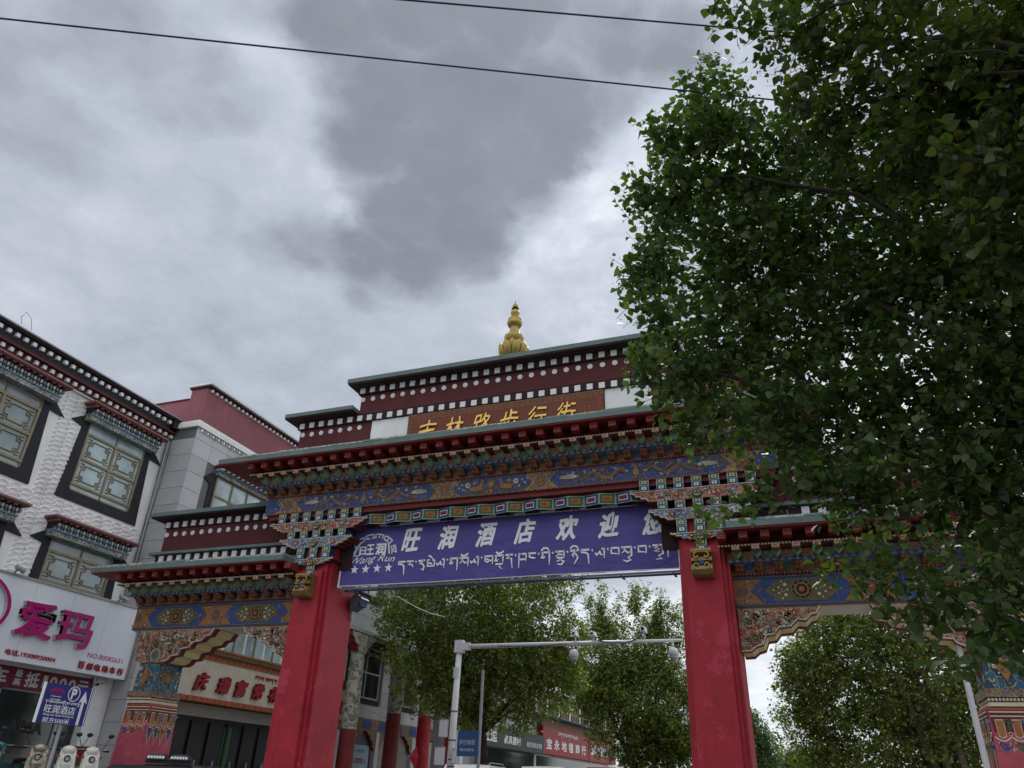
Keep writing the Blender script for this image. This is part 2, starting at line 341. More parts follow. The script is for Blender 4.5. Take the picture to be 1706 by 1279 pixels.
def inst(me, name, parent=None, loc=(0, 0, 0), rot=0, scale=None, kind=None, **props):
    o = bpy.data.objects.new(name, me); COL.objects.link(o); o.location = loc
    if rot: o.rotation_euler = (0, 0, rot) if isinstance(rot, (int, float)) else rot
    if scale: o.scale = scale
    WL[o.name] = Vector(loc)
    if parent is not None:
        o.parent = parent
        if parent.name in LOCAL: LOCAL.add(o.name)
        else: o.matrix_parent_inverse = Matrix.Translation(-WL[parent.name])
    if kind: o['kind'] = kind
    for k, v in props.items(): o[k] = v
    return o
LOCAL = set(); WL = {}
def thing(name, label, cat, loc=(0, 0, 0), group=None, local=False, rot=0):
    o = bpy.data.objects.new(name, None); COL.objects.link(o); o.location = loc; o.empty_display_size = .3
    if rot: o.rotation_euler = (0, 0, rot)
    o['label'] = label; o['category'] = cat; WL[o.name] = Vector(loc)
    if group: o['group'] = group
    if local: LOCAL.add(o.name)
    return o
def tag(o, label, cat, group=None):
    o['label'] = label; o['category'] = cat
    if group: o['group'] = group
    return o
class App:
    """raised appliqué on a plane: O origin, U right, V up, N out"""
    def __init__(s, O, U, V): s.O = Vector(O); s.U = Vector(U).normalized(); s.V = Vector(V).normalized(); s.N = s.U.cross(s.V); s.mb = MB()
    def P(s, a, b, h): return s.O+s.U*a+s.V*b+s.N*h
    def poly(s, pts, m, h=.012, h0=-.002, top=1.0):
        n = len(pts); cx = sum(p[0] for p in pts)/n; cy = sum(p[1] for p in pts)/n
        A = sum(pts[i][0]*pts[(i+1) % n][1]-pts[(i+1) % n][0]*pts[i][1] for i in range(n))
        if A < 0: pts = pts[::-1]
        vs = [s.P(*p, h0) for p in pts]+[s.P(cx+(p[0]-cx)*top, cy+(p[1]-cy)*top, h) for p in pts]
        s.mb.add(vs, [tuple(range(n, 2*n))]+[(i, (i+1) % n, n+(i+1) % n, n+i) for i in range(n)], m)
    def disc(s, a, b, r, m, h=.012, n=10, top=.9, sy=1): s.poly([(a+r*math.cos(2*math.pi*i/n), b+r*sy*math.sin(2*math.pi*i/n)) for i in range(n)], m, h, top=top)
    def strip(s, pts, w, m, h=.014):
        L = [];  Rr = []
        for i, p in enumerate(pts):
            q0 = pts[max(i-1, 0)]; q1 = pts[min(i+1, len(pts)-1)]; dx, dy = q1[0]-q0[0], q1[1]-q0[1]; l = math.hypot(dx, dy) or 1
            ww = w if isinstance(w, (int, float)) else w[i]
            L.append((p[0]-dy/l*ww/2, p[1]+dx/l*ww/2)); Rr.append((p[0]+dy/l*ww/2, p[1]-dx/l*ww/2))
        for i in range(len(pts)-1):
            vs = [s.P(*L[i], h), s.P(*Rr[i], h), s.P(*Rr[i+1], h), s.P(*L[i+1], h), s.P(*L[i], 0), s.P(*Rr[i], 0), s.P(*Rr[i+1], 0), s.P(*L[i+1], 0)]
            s.mb.add(vs, [(0, 1, 2, 3), (4, 5, 1, 0), (5, 6, 2, 1), (6, 7, 3, 2), (7, 4, 0, 3)], m)
    def ring(s, a, b, r, w, m, h=.014, n=12): s.strip([(a+r*math.cos(2*math.pi*i/n), b+r*math.sin(2*math.pi*i/n)) for i in range(n+1)], w, m, h)
    def spiral(s, a, b, r, sgn, m, w=.012, h=.016, a0=0):
        s.strip([(a+r*(1-k/11)*math.cos(a0+sgn*k*.55), b+r*(1-k/11)*math.sin(a0+sgn*k*.55)) for k in range(10)], w, m, h)
    def flower(s, a, b, r, m, mc, n=6):
        for k in range(n):
            t = 2*math.pi*k/n; s.disc(a+r*.58*math.cos(t), b+r*.58*math.sin(t), r*.40, m, .016, 6)
        s.disc(a, b, r*.34, mc, .024, 6)
    def scatter(s, a0, a1, b0, b1, n, mats, seed, size=.05, inside=None):
        q = random.Random(seed)
        for _ in range(n):
            a = q.uniform(a0+size, a1-size); b = q.uniform(b0+size, b1-size)
            if inside and not inside(a, b): continue
            k = q.random(); m = q.choice(mats); r = size*q.uniform(.6, 1.15)
            if k < .28: s.spiral(a, b, r, q.choice((-1, 1)), m, r*.26, a0=q.uniform(0, 6))
            elif k < .5: s.flower(a, b, r, m, q.choice(mats), q.choice((5, 6)))
            elif k < .72:
                t = q.uniform(0, 6.28); s.poly([(a+r*1.3*math.cos(t), b+r*1.3*math.sin(t)), (a+r*.5*math.cos(t+1.2), b+r*.5*math.sin(t+1.2)), (a-r*.9*math.cos(t+.3), b-r*.9*math.sin(t+.3)), (a+r*.5*math.cos(t-1.2), b+r*.5*math.sin(t-1.2))], m, .016)
            else: s.disc(a, b, r*.35, m, .02, 7)
def text_mesh(txt, size, u, v, extr=0.0, bold=0.0, width=None, height=None, shear=0, mats=(), spacing=1.0, brush=0, align='CENTER'):
    cu = bpy.data.curves.new('t', 'FONT'); cu.body = txt; cu.size = size; cu.extrude = extr/2; cu.offset = min(bold, .012); cu.align_x = align; cu.align_y = 'CENTER'
    cu.resolution_u = 3; cu.shear = shear; cu.space_character = spacing
    ob = bpy.data.objects.new('t', cu); COL.objects.link(ob)
    dg = bpy.context.evaluated_depsgraph_get(); me = bpy.data.meshes.new_from_object(ob.evaluated_get(dg)); bpy.data.objects.remove(ob)
    n = len(me.vertices); co = np.empty(n*3); me.vertices.foreach_get('co', co); co = co.reshape(-1, 3)
    if n:
        mn, mx = co.min(0), co.max(0); c = (mn+mx)/2
        if align == 'CENTER': co[:, :2] -= c[:2]
        if width: co[:, 0] *= width/(mx[0]-mn[0])
        if height: co[:, 1] *= height/(mx[1]-mn[1])
        if brush:
            s = size; co[:, 0] += brush*s*np.sin(co[:, 1]/s*7+co[:, 0]/s*3); co[:, 1] += brush*s*np.sin(co[:, 0]/s*6+1)+co[:, 0]*0
    if bold > .012 and n:
        e = bold*min(size, (height or size)/.8)*.75; cps = []
        for k, (dx, dy) in enumerate(((0, 0), (e, e), (-e, e), (e, -e), (-e, -e))): cps.append(co+np.array((dx, dy, .0006*k)))
        bm = [(tuple(p.vertices)) for p in me.polygons]; nf = bpy.data.meshes.new('text')
        co = np.concatenate(cps); nf.from_pydata(co.tolist(), [], [tuple(i+k*n for i in f) for k in range(5) for f in bm]); bpy.data.meshes.remove(me); me = nf
    U = np.array(u); V = np.array(v); W = np.cross(U, V)
    out = co[:, :1]*U+co[:, 1:2]*V+co[:, 2:3]*W
    me.vertices.foreach_set('co', out.ravel()); me.materials.clear()
    for m in mats: me.materials.append(m)
    if len(mats) > 1:
        nf = len(me.polygons); nz = co[:, 2]
        for p in me.polygons:
            zz = [nz[i] for i in p.vertices]; p.material_index = 0 if min(zz) > extr*.45 else 1
    me.update(); return me
X_, Y_, Z_ = (1, 0, 0), (0, 1, 0), (0, 0, 1)
def letters(name, txt, loc, parent, u, v, m, size=1, **kw):
    mats = m if isinstance(m, tuple) else (m,)
    return inst(text_mesh(txt, size, u, v, mats=mats, **kw), name, parent, loc=loc)

# ------------------------------------------------------------------ ground
def struct(name, mb): return mb.build(name, kind='structure')
g = MB(); g.box(-700, 700, -400, 900, -3, GZ-.16, soil); struct('ground', g)
g = MB(); g.box(-11.9, -.6, 1.5, 300, GZ-.16, GZ, asphalt); g.box(-300, 300, -30, 1.496, GZ-.17, GZ-.001, asphalt); struct('road', g)
g = MB(); g.box(-19.7, -12.05, 1.5, 120, GZ-.15, GZ+.12, paving); g.box(-19.7, -14.1, -30, 1.5, GZ-.15, GZ+.122, paving)
g.box(-.45, 9, 1.5, 120, GZ-.15, GZ+.12, paving); g.box(2.0, 30, -30, 1.45, GZ-.15, GZ+.124, paving); struct('pavement', g)
for k, (x, y0, y1) in enumerate(((-11.97, 1.6, 60), (-.53, 1.6, 60), (-14.02, -20, -1), (1.93, -20, -1))):
    g = MB(); n = int((y1-y0)/1.0)
    for i in range(n): g.box(x-.075, x+.075, y0+i, y0+i+.985, GZ-.1, GZ+.135, kerbm)
    g.build('kerb', kind='structure')

# ------------------------------------------------------------------ the gate
CX = -6.33
gate = thing('street_gate', 'painted street gateway with red pillars, maroon tiers and gilded finial across the road', 'gate', (CX, .7, GZ))
sq_me = {}
def beam_end_mesh(w, h, d, m):
    k = (w, h, d, m.name)
    if k not in sq_me: sq_me[k] = MB().taper(-w/2, w/2, -d, 0, -h/2, -w/2, w/2, -d, 0, h/2, m).mesh('beam_end')
    return sq_me[k]
def round_mesh(r):
    b = MB(); n = 14; b.prism([(r*math.cos(2*math.pi*i/n), r*math.sin(2*math.pi*i/n)) for i in range(n)], 'y', -.025, 0, white); return b.mesh('roundel')
rounde = round_mesh(.068)
def jit(a): return rnd.uniform(-a, a)
def ends(name, me, x0, x1, pitch, y, z, parent, n=None):
    n = n or int(round((x1-x0)/pitch))+1
    for i in range(n): inst(me, name, parent, loc=(x0+(x1-x0)*i/(n-1)+jit(.006), y, z+jit(.005)), rot=(0, jit(.03), 0))
# pillars
for s in (-1, 1):
    px = CX+s*4.62
    b = MB(); top = 7.35
    b.taper(px-.405, px+.405, 0, 1.5, GZ-.1, px-.335, px+.335, 0, 1.5, 5.92, red)
    b.taper(px-.475, px+.475, .10, 1.40, GZ-.1, px-.40, px+.40, .10, 1.40, 6.6, red)
    b.taper(px-.54, px+.54, .20, 1.30, GZ-.1, px-.47, px+.47, .20, 1.30, top, red)
    p = b.build('pillar', gate)
    c = MB(); prof = [(.02, 5.80), (-.26, 5.80), (-.27, 5.72), (-.16, 5.68), (-.24, 5.62), (-.25, 5.56), (-.15, 5.53), (-.26, 5.47), (-.30, 5.38), (-.25, 5.29), (-.14, 5.25), (.02, 5.27)]
    c.prism(prof, 'x', px-.2, px+.2, gold)
    a = App((px, -.262, 5.62), X_, Z_)
    for q in (-1, 1):
        a.spiral(q*.085, .03, .075, -q, gilt, .02, .03, math.pi/2); a.spiral(q*.085, -.16, .08, q, gilt, .02, .05, -math.pi/2)
    a.disc(0, -.10, .05, blue, .03); a.strip([(-.19, .14), (.19, .14)], .02, gilt, .02)
    c.v += [tuple(v) for v in []]
    co = c.build('console', p); a.mb.build('scroll_relief', p)
# beam core, soffits
b = MB(); b.box(CX-6.22, CX+6.22, .03, 1.47, 7.42, 8.42, maroond); b.box(CX-6.18, CX+6.18, .05, 1.45, 7.30, 7.42, dred); b.build('main_beam', gate)
b = MB(); b.box(CX-4.15, CX+4.15, .27, 1.2, 7.12, 7.299, creamw); so = b.build('soffit', gate)
for x in (-9.2, -7.65, -6.1, -4.5, -3.1):
    a = App((x, .56, 7.119), X_, (0, 1, 0)); a.N = Vector((0, 0, -1))
    for k in range(6):
        t = k*math.pi/3; a.poly([(0, 0), (.10*math.cos(t-.25), .10*math.sin(t-.25)), (.16*math.cos(t), .16*math.sin(t)), (.10*math.cos(t+.25), .10*math.sin(t+.25))][::-1], maroond, .006)
    a.mb.build('soffit_flower', so)
# folded panels under the beam
def panel_mesh(kind, dx, dy):
    a = App((0, 0, 0), (dx, dy, 0), Z_); L = math.hypot(dx, dy); h = .25
    cs = [(pgreen if kind else lblue, 0, 0), (green if kind else dkblue, .022, .022), (ochre if kind else white, .075, .062), (orange if kind else (dred), .09, .08)]
    for i, (m, ix, iz) in enumerate(cs): a.poly([(ix, iz), (L-ix, iz), (L-ix, h-iz), (ix, h-iz)], m, .004+i*.005)
    if kind: a.strip([(L*.38, h*.5), (L*.62, h*.5)], .02, brown, .03)
    a.mb.box(0.001, dx-.001, .125, .14, 0, h, maroond); return a.mb.mesh('folded_panel')
pm = (panel_mesh(0, .357, -.10), panel_mesh(1, .357, .10))
for i in range(24):
    x = CX-12*.357+i*.357; y = .12 if i % 2 == 0 else .02
    inst(pm[i % 2], 'folded_panel', gate, loc=(x, y+.08, 7.01))
# brackets
def bracket_block_mesh(w=.215, h=.28):
    b = MB(); b.box(-w/2, w/2, 0, .9, 0, h, dkblue); a = App((0, 0, 0), X_, Z_); a.mb = b
    for j, (o, m1, m2) in enumerate(((0, (lblue, dkblue, white), pgreen), (1, (pgreen, green, pearl), opink))):
        z0 = o*h/2
        for i, m in enumerate(m1): q = i*.026+.004; a.poly([(-w/2+q, z0+q*.6), (w/2-q, z0+q*.6), (w/2-q, z0+h/2-q*.6), (-w/2+q, z0+h/2-q*.6)], m, .02-.0+i*.008)
        a.poly([(-.02, z0+h*.2), (.02, z0+h*.2), (.02, z0+h*.32), (-.02, z0+h*.32)], m2, .05)
    return b.mesh('bracket_block')
bb_me = bracket_block_mesh()
def tier_beam(name, cx, half, z0, z1, mf, seed, mats):
    h = z1-z0; q = [(half, z1), (half+.02, z1-h*.2), (half-.10, z1-h*.30), (half-.10, z1-h*.5), (half-.20, z1-h*.52), (half-.23, z1-h*.74), (half-.33, z1-h*.78), (half-.38, z0)]
    pts = [(cx+x, z) for x, z in q]+[(cx-x, z) for x, z in q[::-1]]
    b = MB(); b.prism(pts, 'y', -.03, .03, mf, opink); b.prism([(cx+(x-cx)*.985, z+(.012 if z < (z0+z1)/2 else 0)) for x, z in pts], 'y', .031, 1.15, maroon)
    o = b.build(name, gate)
    a = App((cx, -.03, 0), X_, Z_)
    edge = [(x-cx, z) for x, z in pts[:8]]; a.strip([(x-.015, z+.012) for x, z in edge], .018, pearl); a.strip([(-(x-.015), z+.012) for x, z in edge], .018, pearl)
    a.strip([(-half+.04, z1-.012), (half-.04, z1-.012)], .012, pearl)
    a.scatter(-half+.32, half-.32, z0+.0, z1-.0, int(half*42), mats, seed, .038)
    for q in (-1, 1): a.flower(q*half*.52, (z0+z1)/2, .075, orange if seed % 2 else lblue, pearl); a.flower(q*half*.30, (z0+z1)/2, .06, lblue if seed % 2 else orange, pearl)
    # horned mask in the middle
    a.disc(0, (z0+z1)/2-.02, .10, olive, .05, 10); a.spiral(-.09, (z0+z1)/2+.05, .05, 1, pearl, .014, .04); a.spiral(.09, (z0+z1)/2+.05, .05, -1, pearl, .014, .04)
    for q in (-1, 1): a.disc(q*.035, (z0+z1)/2, .016, pearl, .07, 6)
    a.strip([(-.05, (z0+z1)/2-.06), (0, (z0+z1)/2-.075), (.05, (z0+z1)/2-.06)], .016, pearl, .07)
    a.mb.build('carved_relief', o, kind='stuff'); return o
for s in (-1, 1):
    px = CX+s*4.62
    tier_beam('bracket_beam', px, 1.40, 6.92, 7.16, bz_red, 11+s, [opink, orange, lblue, pearl, green])
    tier_beam('bracket_beam', px, 1.02, 6.49, 6.73, bz_blue2, 14+s, [lblue, pearl, orange, blue, pgreen])
    tier_beam('bracket_beam', px, .60, 6.06, 6.21, bz_green, 17+s, [pgreen, pearl, orange])
    for n, z, zt in ((7, 7.16, 7.42), (5, 6.73, 6.92), (3, 6.21, 6.49), (1, 5.80, 6.06)):
        for i in range(n): inst(bb_me, 'bracket_block', gate, loc=(px+(i-(n-1)/2)*.365, 0, z+.001), scale=(1, 1, (zt-z-.003)/.28))
    b = MB(); b.box(px-.86, px+.86, .42, 1.1, 6.0, 7.41, maroond); b.build('bracket_core', gate)
# eaves -------------------------------------------------
def head_mesh():
    b = MB(); b.prism([(.0, .0), (-.16, .0), (-.21, .03), (-.19, .07), (-.27, .085), (-.30, .12), (-.30, .155), (0, .155)], 'x', -.08, .08, brown)
    for q in (-1, 1): b.sphere((q*.045, -.20, .045), .042, 6, brown); b.sphere((q*.04, -.285, .11), .035, 6, brown)
    b.sphere((0, -.30, .135), .02, 6, orange); return b.mesh('carved_head', True)
head_me = head_mesh()
def bracket_tip_mesh(c):
    b = MB(); b.prism([(-.085, .16), (.085, .16), (.085, .09), (0, .0), (-.085, .09)], 'y', -.60, -.3, green, pgreen)
    b.box(-.075, .075, -.72, -.3, .10, .185, c); a = App((0, -.72, .1425), X_, Z_); a.mb = b
    a.poly([(-.06, -.03), (.06, -.03), (.06, .03), (-.06, .03)], pearl, .006); a.poly([(-.045, -.02), (.045, -.02), (.045, .02), (-.045, .02)], c, .010); return b.mesh('bracket_tip')
tips = [bracket_tip_mesh(orange), bracket_tip_mesh(opink)]
def rafter_mesh():
    b = MB(); pts = [(-.15, .0), (-.86, .085), (-.86, .22), (-.15, .20)]; b.prism(pts, 'x', -.085, .085, eavered)
    a = App((0, -.861, .1525), X_, Z_); a.mb = b
    a.strip([(-.06, -.045), (.06, -.045), (.06, .045), (-.06, .045), (-.06, -.045)], .010, ochre, .004); a.strip([(-.03, 0), (.03, 0)], .008, ochre, .004)
    return b.mesh('rafter')
raft_me = rafter_mesh()
def dot_panel_mesh(m): 
    b = MB(); b.quad([(-.11, -.012, 0), (.11, -.012, 0), (.11, -.05, .15), (-.11, -.05, .15)], m); return b.mesh('painted_panel')
dots = [dot_panel_mesh(dotp[c]) for c in ('blue', 'orange', 'green', 'pink')]
def eave(x0, x1, yf, z, parent, yb, xe0=0, xe1=0, wingend=None):
    """stacked eave over a frieze whose face is at yf and top at z; xe = how far the slab runs past each end"""
    b = MB(); b.box(x0, x1, yf-.06, yb-.2, z+.0, z+.02, opink); b.box(x0, x1, yf-.03, yb-.2, z+.02, z+.17, ochre)
    b.box(x0-.05*bool(xe0), x1+.05*bool(xe1), yf-.36, yb-.2, z+.17, z+.21, lblue)
    b.box(x0, x1, yf-.33, yb-.2, z+.21, z+.37, brown)
    b.box(x0-.18*bool(xe0), x1+.18*bool(xe1), yf-.70, yb-.15, z+.385, z+.42, dred); b.box(x0, x1, yf-.45, yb-.2, z+.42, z+.66, eavered)
    o = b.build('eave_moulding', parent)
    b = MB(); n = int((x1-x0)/.07)
    for i in range(n):
        x = x0+(i+.5)*(x1-x0)/n; b.box(x-.02, x+.02, yf-.085, yf-.06, z-.028, z+.018, orange if i % 2 else opink)
        b.box(x-.022, x+.022, yf-.385, yf-.36, z+.155+.02*(i % 2), z+.195+.02*(i % 2), blue if i % 2 else lblue)
    b.build('dentil_strip', o, kind='stuff')
    b = MB(); n = int((x1-x0+.3)/.062)
    for i in range(n):
        x = x0-.15+(i+.5)*(x1-x0+.3)/n; b.sphere((x, yf-.705, z+.402), .024, 6, pgreen)
    b.build('bead_row', o, kind='stuff')
    n = int(round((x1-x0)/.36))
    for i in range(n):
        x = x0+(i+.5)*(x1-x0)/n
        inst(head_me, 'carved_head', o, loc=(x, yf-.02, z+.018))
        inst(tips[i % 2], 'bracket_tip', o, loc=(x, yf+.0, z+.215))
        if i < n-1:
            xx = x+(x1-x0)/n/2
            inst(dots[(i*3+i//4) % 4], 'painted_panel', o, loc=(xx, yf-.025, z+.02)); inst(dots[(i+1+i//3) % 4], 'painted_panel', o, loc=(xx, yf-.33, z+.212))
    n = int(round((x1-x0+.5)/.41))
    for i in range(n):
        inst(raft_me, 'rafter', o, loc=(x0-.25+(i+.5)*(x1-x0+.5)/n, yf, z+.42))
    b = MB(); X0, X1 = x0-xe0, x1+xe1
    b.box(X0+.02*bool(xe0), X1-.02*bool(xe1), yf-.98, yb+.5, z+.645, z+.675, eavered)
    b.box(X0, X1, yf-1.0, yb+.6, z+.677, z+.80, teal); r = b.build('eave_slab', parent)
    b = MB(); q = random.Random(int(x0*10)); x = X0   # broken render along the top edge
    while x < X1-.05:
        w = min(q.uniform(.25, .9), X1-x); t = q.uniform(.035, .06); y = q.uniform(-.006, .008)
        b.taper(x, x+w-.004, yf-1.004+y, yb+.55, z+.801, x, x+w-.004, yf-.985+y, yb+.55, z+.801+t, plaster if q.random() < .75 else teal); x += w
    b.build('slab_edge', r)
    return o
eave(CX-6.28, CX+6.28, 0, 7.88, gate, 1.5, .98, .98)
# main frieze ------------------------------------------
b = MB(); b.box(CX-6.28, CX+6.28, -.02, .03, 7.42, 7.86, bz_frieze); fr = b.build('frieze', gate)
a = App((CX, -.02, 7.64), X_, Z_); H = .20
def cart(a, x0, x1, hh, m, tip=.22, h=.012): a.poly([(x0, 0), (x0+tip*.45, hh*.55), (x0+tip, hh), (x1-tip, hh), (x1-tip*.45, hh*.55), (x1, 0), (x1-tip*.45, -hh*.55), (x1-tip, -hh), (x0+tip, -hh), (x0+tip*.45, -hh*.55)], m, h)
def medal(a, x, r=.165):
    a.disc(x, 0, r, lblue, .014, 16); a.disc(x, 0, r*.9, brown, .020, 16); a.ring(x, 0, r*.62, .02, ochre, .026)
    for k in range(4): t = k*math.pi/2+.4; a.strip([(x, 0), (x+r*.6*math.cos(t), r*.6*math.sin(t))], .022, ochre, .03)
    a.disc(x, 0, r*.2, gold, .034, 8)
for x0, x1 in ((-5.32, -1.42), (-.98, .98), (1.42, 5.32)): cart(a, x0, x1, H, bz_blue)
for x in (-5.6, -1.2, 1.2, 5.6): medal(a, x)
for s in (-1, 1): a.poly([(s*6.26, .18), (s*5.98, .18), (s*5.86, .06), (s*5.82, 0), (s*5.86, -.1), (s*5.98, -.18), (s*6.26, -.18)], blue)
for s in (-1, 1):          # pairs of long scaled beasts facing a vase, and small deer beside a wheel
    c = s*3.37
    for q in (-1, 1):
        for k, (m, w, ph) in enumerate(((ochre, .045, 0), (olive, .035, .6), (gold, .018, .25), (brown, .03, 1.3))):
            a.strip([(c+q*(.22+j*.075), .09*math.sin(j*.8+ph)*(1-.02*j)+.015*k-.03) for j in range(15 if k < 3 else 11)], [w*(1-.04*j) for j in range(15 if k < 3 else 11)], m, .022+.004*k)
        a.disc(c+q*.27, .05, .07, olive, .04, 8); a.spiral(c+q*.33, .12, .05, q, gold, .016, .045); a.spiral(c+q*.20, .0, .04, -q, pearl, .014, .045)
        for j in range(9): a.spiral(c+q*(.45+.12*j), .12*(-1)**j, .045, q*(-1)**j, (pearl, gold, orange, olive)[j % 4], .014, .03)
        for j in range(6): a.flower(c+q*(.5+.2*j+.05), -.10*(-1)**j, .045, (pearl, orange, opink)[j % 3], gold)
        for j in range(4): a.strip([(c+q*1.25, .0), (c+q*1.45, -.03+.03*j), (c+q*1.72, -.02+.015*j)], [.014, .018, .006], pearl, .034)
    a.disc(c, -.02, .07, gold, .035, 10, sy=1.5); a.strip([(c, -.17), (c, .17)], .03, ochre, .04); a.flower(c, .11, .05, gold, pearl)
a.disc(0, .03, .105, gold, .03, 12, sy=1.1); a.ring(0, .03, .075, .02, brown, .04); a.strip([(-.0, -.1), (0, -.18)], .05, gold, .03)
for q in (-1, 1):
    a.poly([(q*.22, -.10), (q*.50, -.12), (q*.56, -.02), (q*.40, .0), (q*.30, .0), (q*.24, .14), (q*.19, .13), (q*.22, .0)], ochre, .03)
    a.flower(q*.43, .08, .06, orange, pearl); a.flower(q*.60, .05, .075, pearl, opink); a.disc(q*.38, -.14, .11, green, .02, 8, sy=.35); a.disc(q*.62, -.12, .09, olive, .02, 8, sy=.4)
    for j in range(4): a.flower(q*(.68+.07*j), (-.07, .07, .0, .09)[j], .028, pearl, gold)
a.scatter(-6.2, 6.2, -.19, .19, 340, [ochre, gold, olive, pgreen, brown], 5, .035)
a.mb.build('carved_relief', fr, kind='stuff')
b = MB()
for i in range(170):
    x = CX-6.27+(i+.5)*12.54/170; b.box(x-.022, x+.022, -.045, -.02, 7.415+.012*(i % 2), 7.44+.012*(i % 2), orange if i % 2 else opink)
b.build('dentil_strip', fr, kind='stuff')
# upper tiers ------------------------------------------
b = MB(); b.box(CX-6.0, CX+6.0, .42, 1.4, 8.6, 10.16, maroon); b.box(CX-4.17, CX+4.17, .40, 1.42, 10.10, 10.99, maroon)
b.box(CX-6.06, CX+6.06, .34, 1.44, 9.985, 10.20, maroond); b.box(CX-4.24, CX+4.24, .335, 1.46, 10.20, 10.25, maroon); b.box(CX-4.24, CX+4.24, .33, 1.48, 10.80, 10.985, maroond)
w = b.build('upper_wall', gate)
b = MB(); b.box(CX-4.42, CX+4.42, .04, 1.8, 10.985, 11.03, maroond); b.box(CX-4.44, CX+4.44, .02, 1.82, 11.032, 11.155, teal); b.build('roof_slab', gate)
for s in (-1, 1):
    b = MB(); x0, x1 = sorted((CX+s*4.18, CX+s*6.32)); b.box(x0, x1, .06, 1.8, 10.203, 10.24, maroond); b.box(x0+.001, x1+.02*(s > 0), .04, 1.82, 10.242, 10.345, teal); b.build('roof_slab', gate)
    b = MB(); x0, x1 = sorted((CX+s*4.0, CX+s*6.15)); b.box(x0, x1, .25, 1.6, 8.70, 8.93, teal); b.build('roof_slab', gate)
    b = MB(); x0, x1 = sorted((CX+s*2.62, CX+s*3.72)); b.box(x0, x1, .395, .5, 8.7, 9.97, whitep); b.build('white_panel', gate)
sqm = beam_end_mesh(.145, .15, .035, white)
ends('beam_end', sqm, CX-4.1, CX+4.1, .302, .335, 10.895, gate)
ends('roundel', rounde, CX-4.1, CX+4.1, .302, .40, 10.655, gate)
ends('beam_end', sqm, CX-5.9, CX+5.9, .302, .345, 10.06, gate)
for s in (-1, 1): ends('roundel', rounde, CX+s*5.9, CX+s*4.1, .302, .42, 9.83, gate)
# name board in the middle of the tiers
b = MB(); b.box(CX-2.60, CX+2.60, .34, .42, 8.75, 9.96, signred); sb = b.build('name_board', gate)
a = App((CX, .34, 9.355), X_, Z_)
for z in (.50,):
    for i in range(36):
        x = -2.50+i*.143; a.strip([(x, z+.03), (x+.10, z+.03), (x+.10, z-.03), (x+.04, z-.03), (x+.04, z+.005), (x+.07, z+.005)], .012, gold, .006)
for s in (-1, 1):
    for i in range(8): z = .45-i*.14; a.strip([(s*2.52-.03, z), (s*2.52-.03, z-.1), (s*2.52+.03, z-.1), (s*2.52+.03, z-.04), (s*2.52, z-.04)], .012, gold, .006)
a.strip([(-2.58, .585), (2.58, .585)], .014, gold, .006); a.strip([(-2.43, .44), (2.43, .44)], .010, gold, .006)
a.mb.build('key_pattern', sb)
for i, ch in enumerate('吉林路步行街'):
    letters('letter', ch, (-8.35+i*.737, .335, 9.37), sb, X_, Z_, (goldl, gold), width=.50, height=.66, extr=.05, bold=.004, shear=.22, brush=.035)
letters('seal', '印', (-4.13, .335, 9.46), sb, X_, Z_, ochre, width=.14, height=.2, extr=.02)
# finial
fz = 11.155; k = 1.0
b = MB(); b.lathe([(.34, 0), (.36, .07), (.30, .12), (.27, .20), (.25, .52)], (CX+.02, .95, fz), 24, gilt)
b.lathe([(.19, .80), (.25, 1.00), (.27, 1.05), (.265, 1.10), (.19, 1.14), (.165, 1.17), (.13, 1.28), (.11, 1.40), (.12, 1.43), (.165, 1.43), (.205, 1.50), (.21, 1.56), (.17, 1.62), (.185, 1.66), (.13, 1.70), (.08, 1.74), (.075, 1.77), (.115, 1.82), (.125, 1.88), (.11, 1.94), (.07, 1.98)], (CX+.02, .95, fz), 28, gilt)
b.lathe([(.09, 1.995), (.105, 2.01), (.09, 2.03)], (CX+.02, .95, fz), 20, maroond); b.lathe([(.06, 2.03), (.08, 2.07), (.07, 2.13), (.03, 2.20), (.012, 2.25), (.008, 2.29), (.001, 2.34)], (CX+.02, .95, fz), 20, gilt)
b.lathe([(.22, .2), (.25, .5), (.22, .7), (.19, .82)], (CX+.02, .95, fz), 24, gilt)
fi = b.build('finial', gate, smooth=True)
pb = MB(); vs = []; n = 8
for j in range(10):       # fat lotus petal leaning outward
    t = j/9; cy = .20+.15*math.sin(t*1.75)+.02*t; cz = .34+.45*t; w_ = .115*(math.sin(math.pi*(.12+t*.80))**.6 if t < 1 else .35); d_ = w_*.72
    vs.append([(w_*math.cos(2*math.pi*i/n), cy+d_*math.sin(2*math.pi*i/n), cz) for i in range(n)])
flat = [p for r_ in vs for p in r_]; fs = [(j*n+i, j*n+(i+1) % n, (j+1)*n+(i+1) % n, (j+1)*n+i) for j in range(9) for i in range(n)]+[tuple(9*n+i for i in range(n)), tuple(range(n))[::-1]]
pb.add(flat, fs, gilt); pm_ = pb.mesh('lotus_petal', True)
for i in range(9): inst(pm_, 'lotus_petal', fi, loc=(CX+.02, .95, fz), rot=i*math.pi/4.5+.2)
for i in range(9): inst(pm_, 'lotus_petal', fi, loc=(CX+.02, .95, fz+.03), rot=i*math.pi/4.5+.2+math.pi/9, scale=(.9, .80, 1.08))
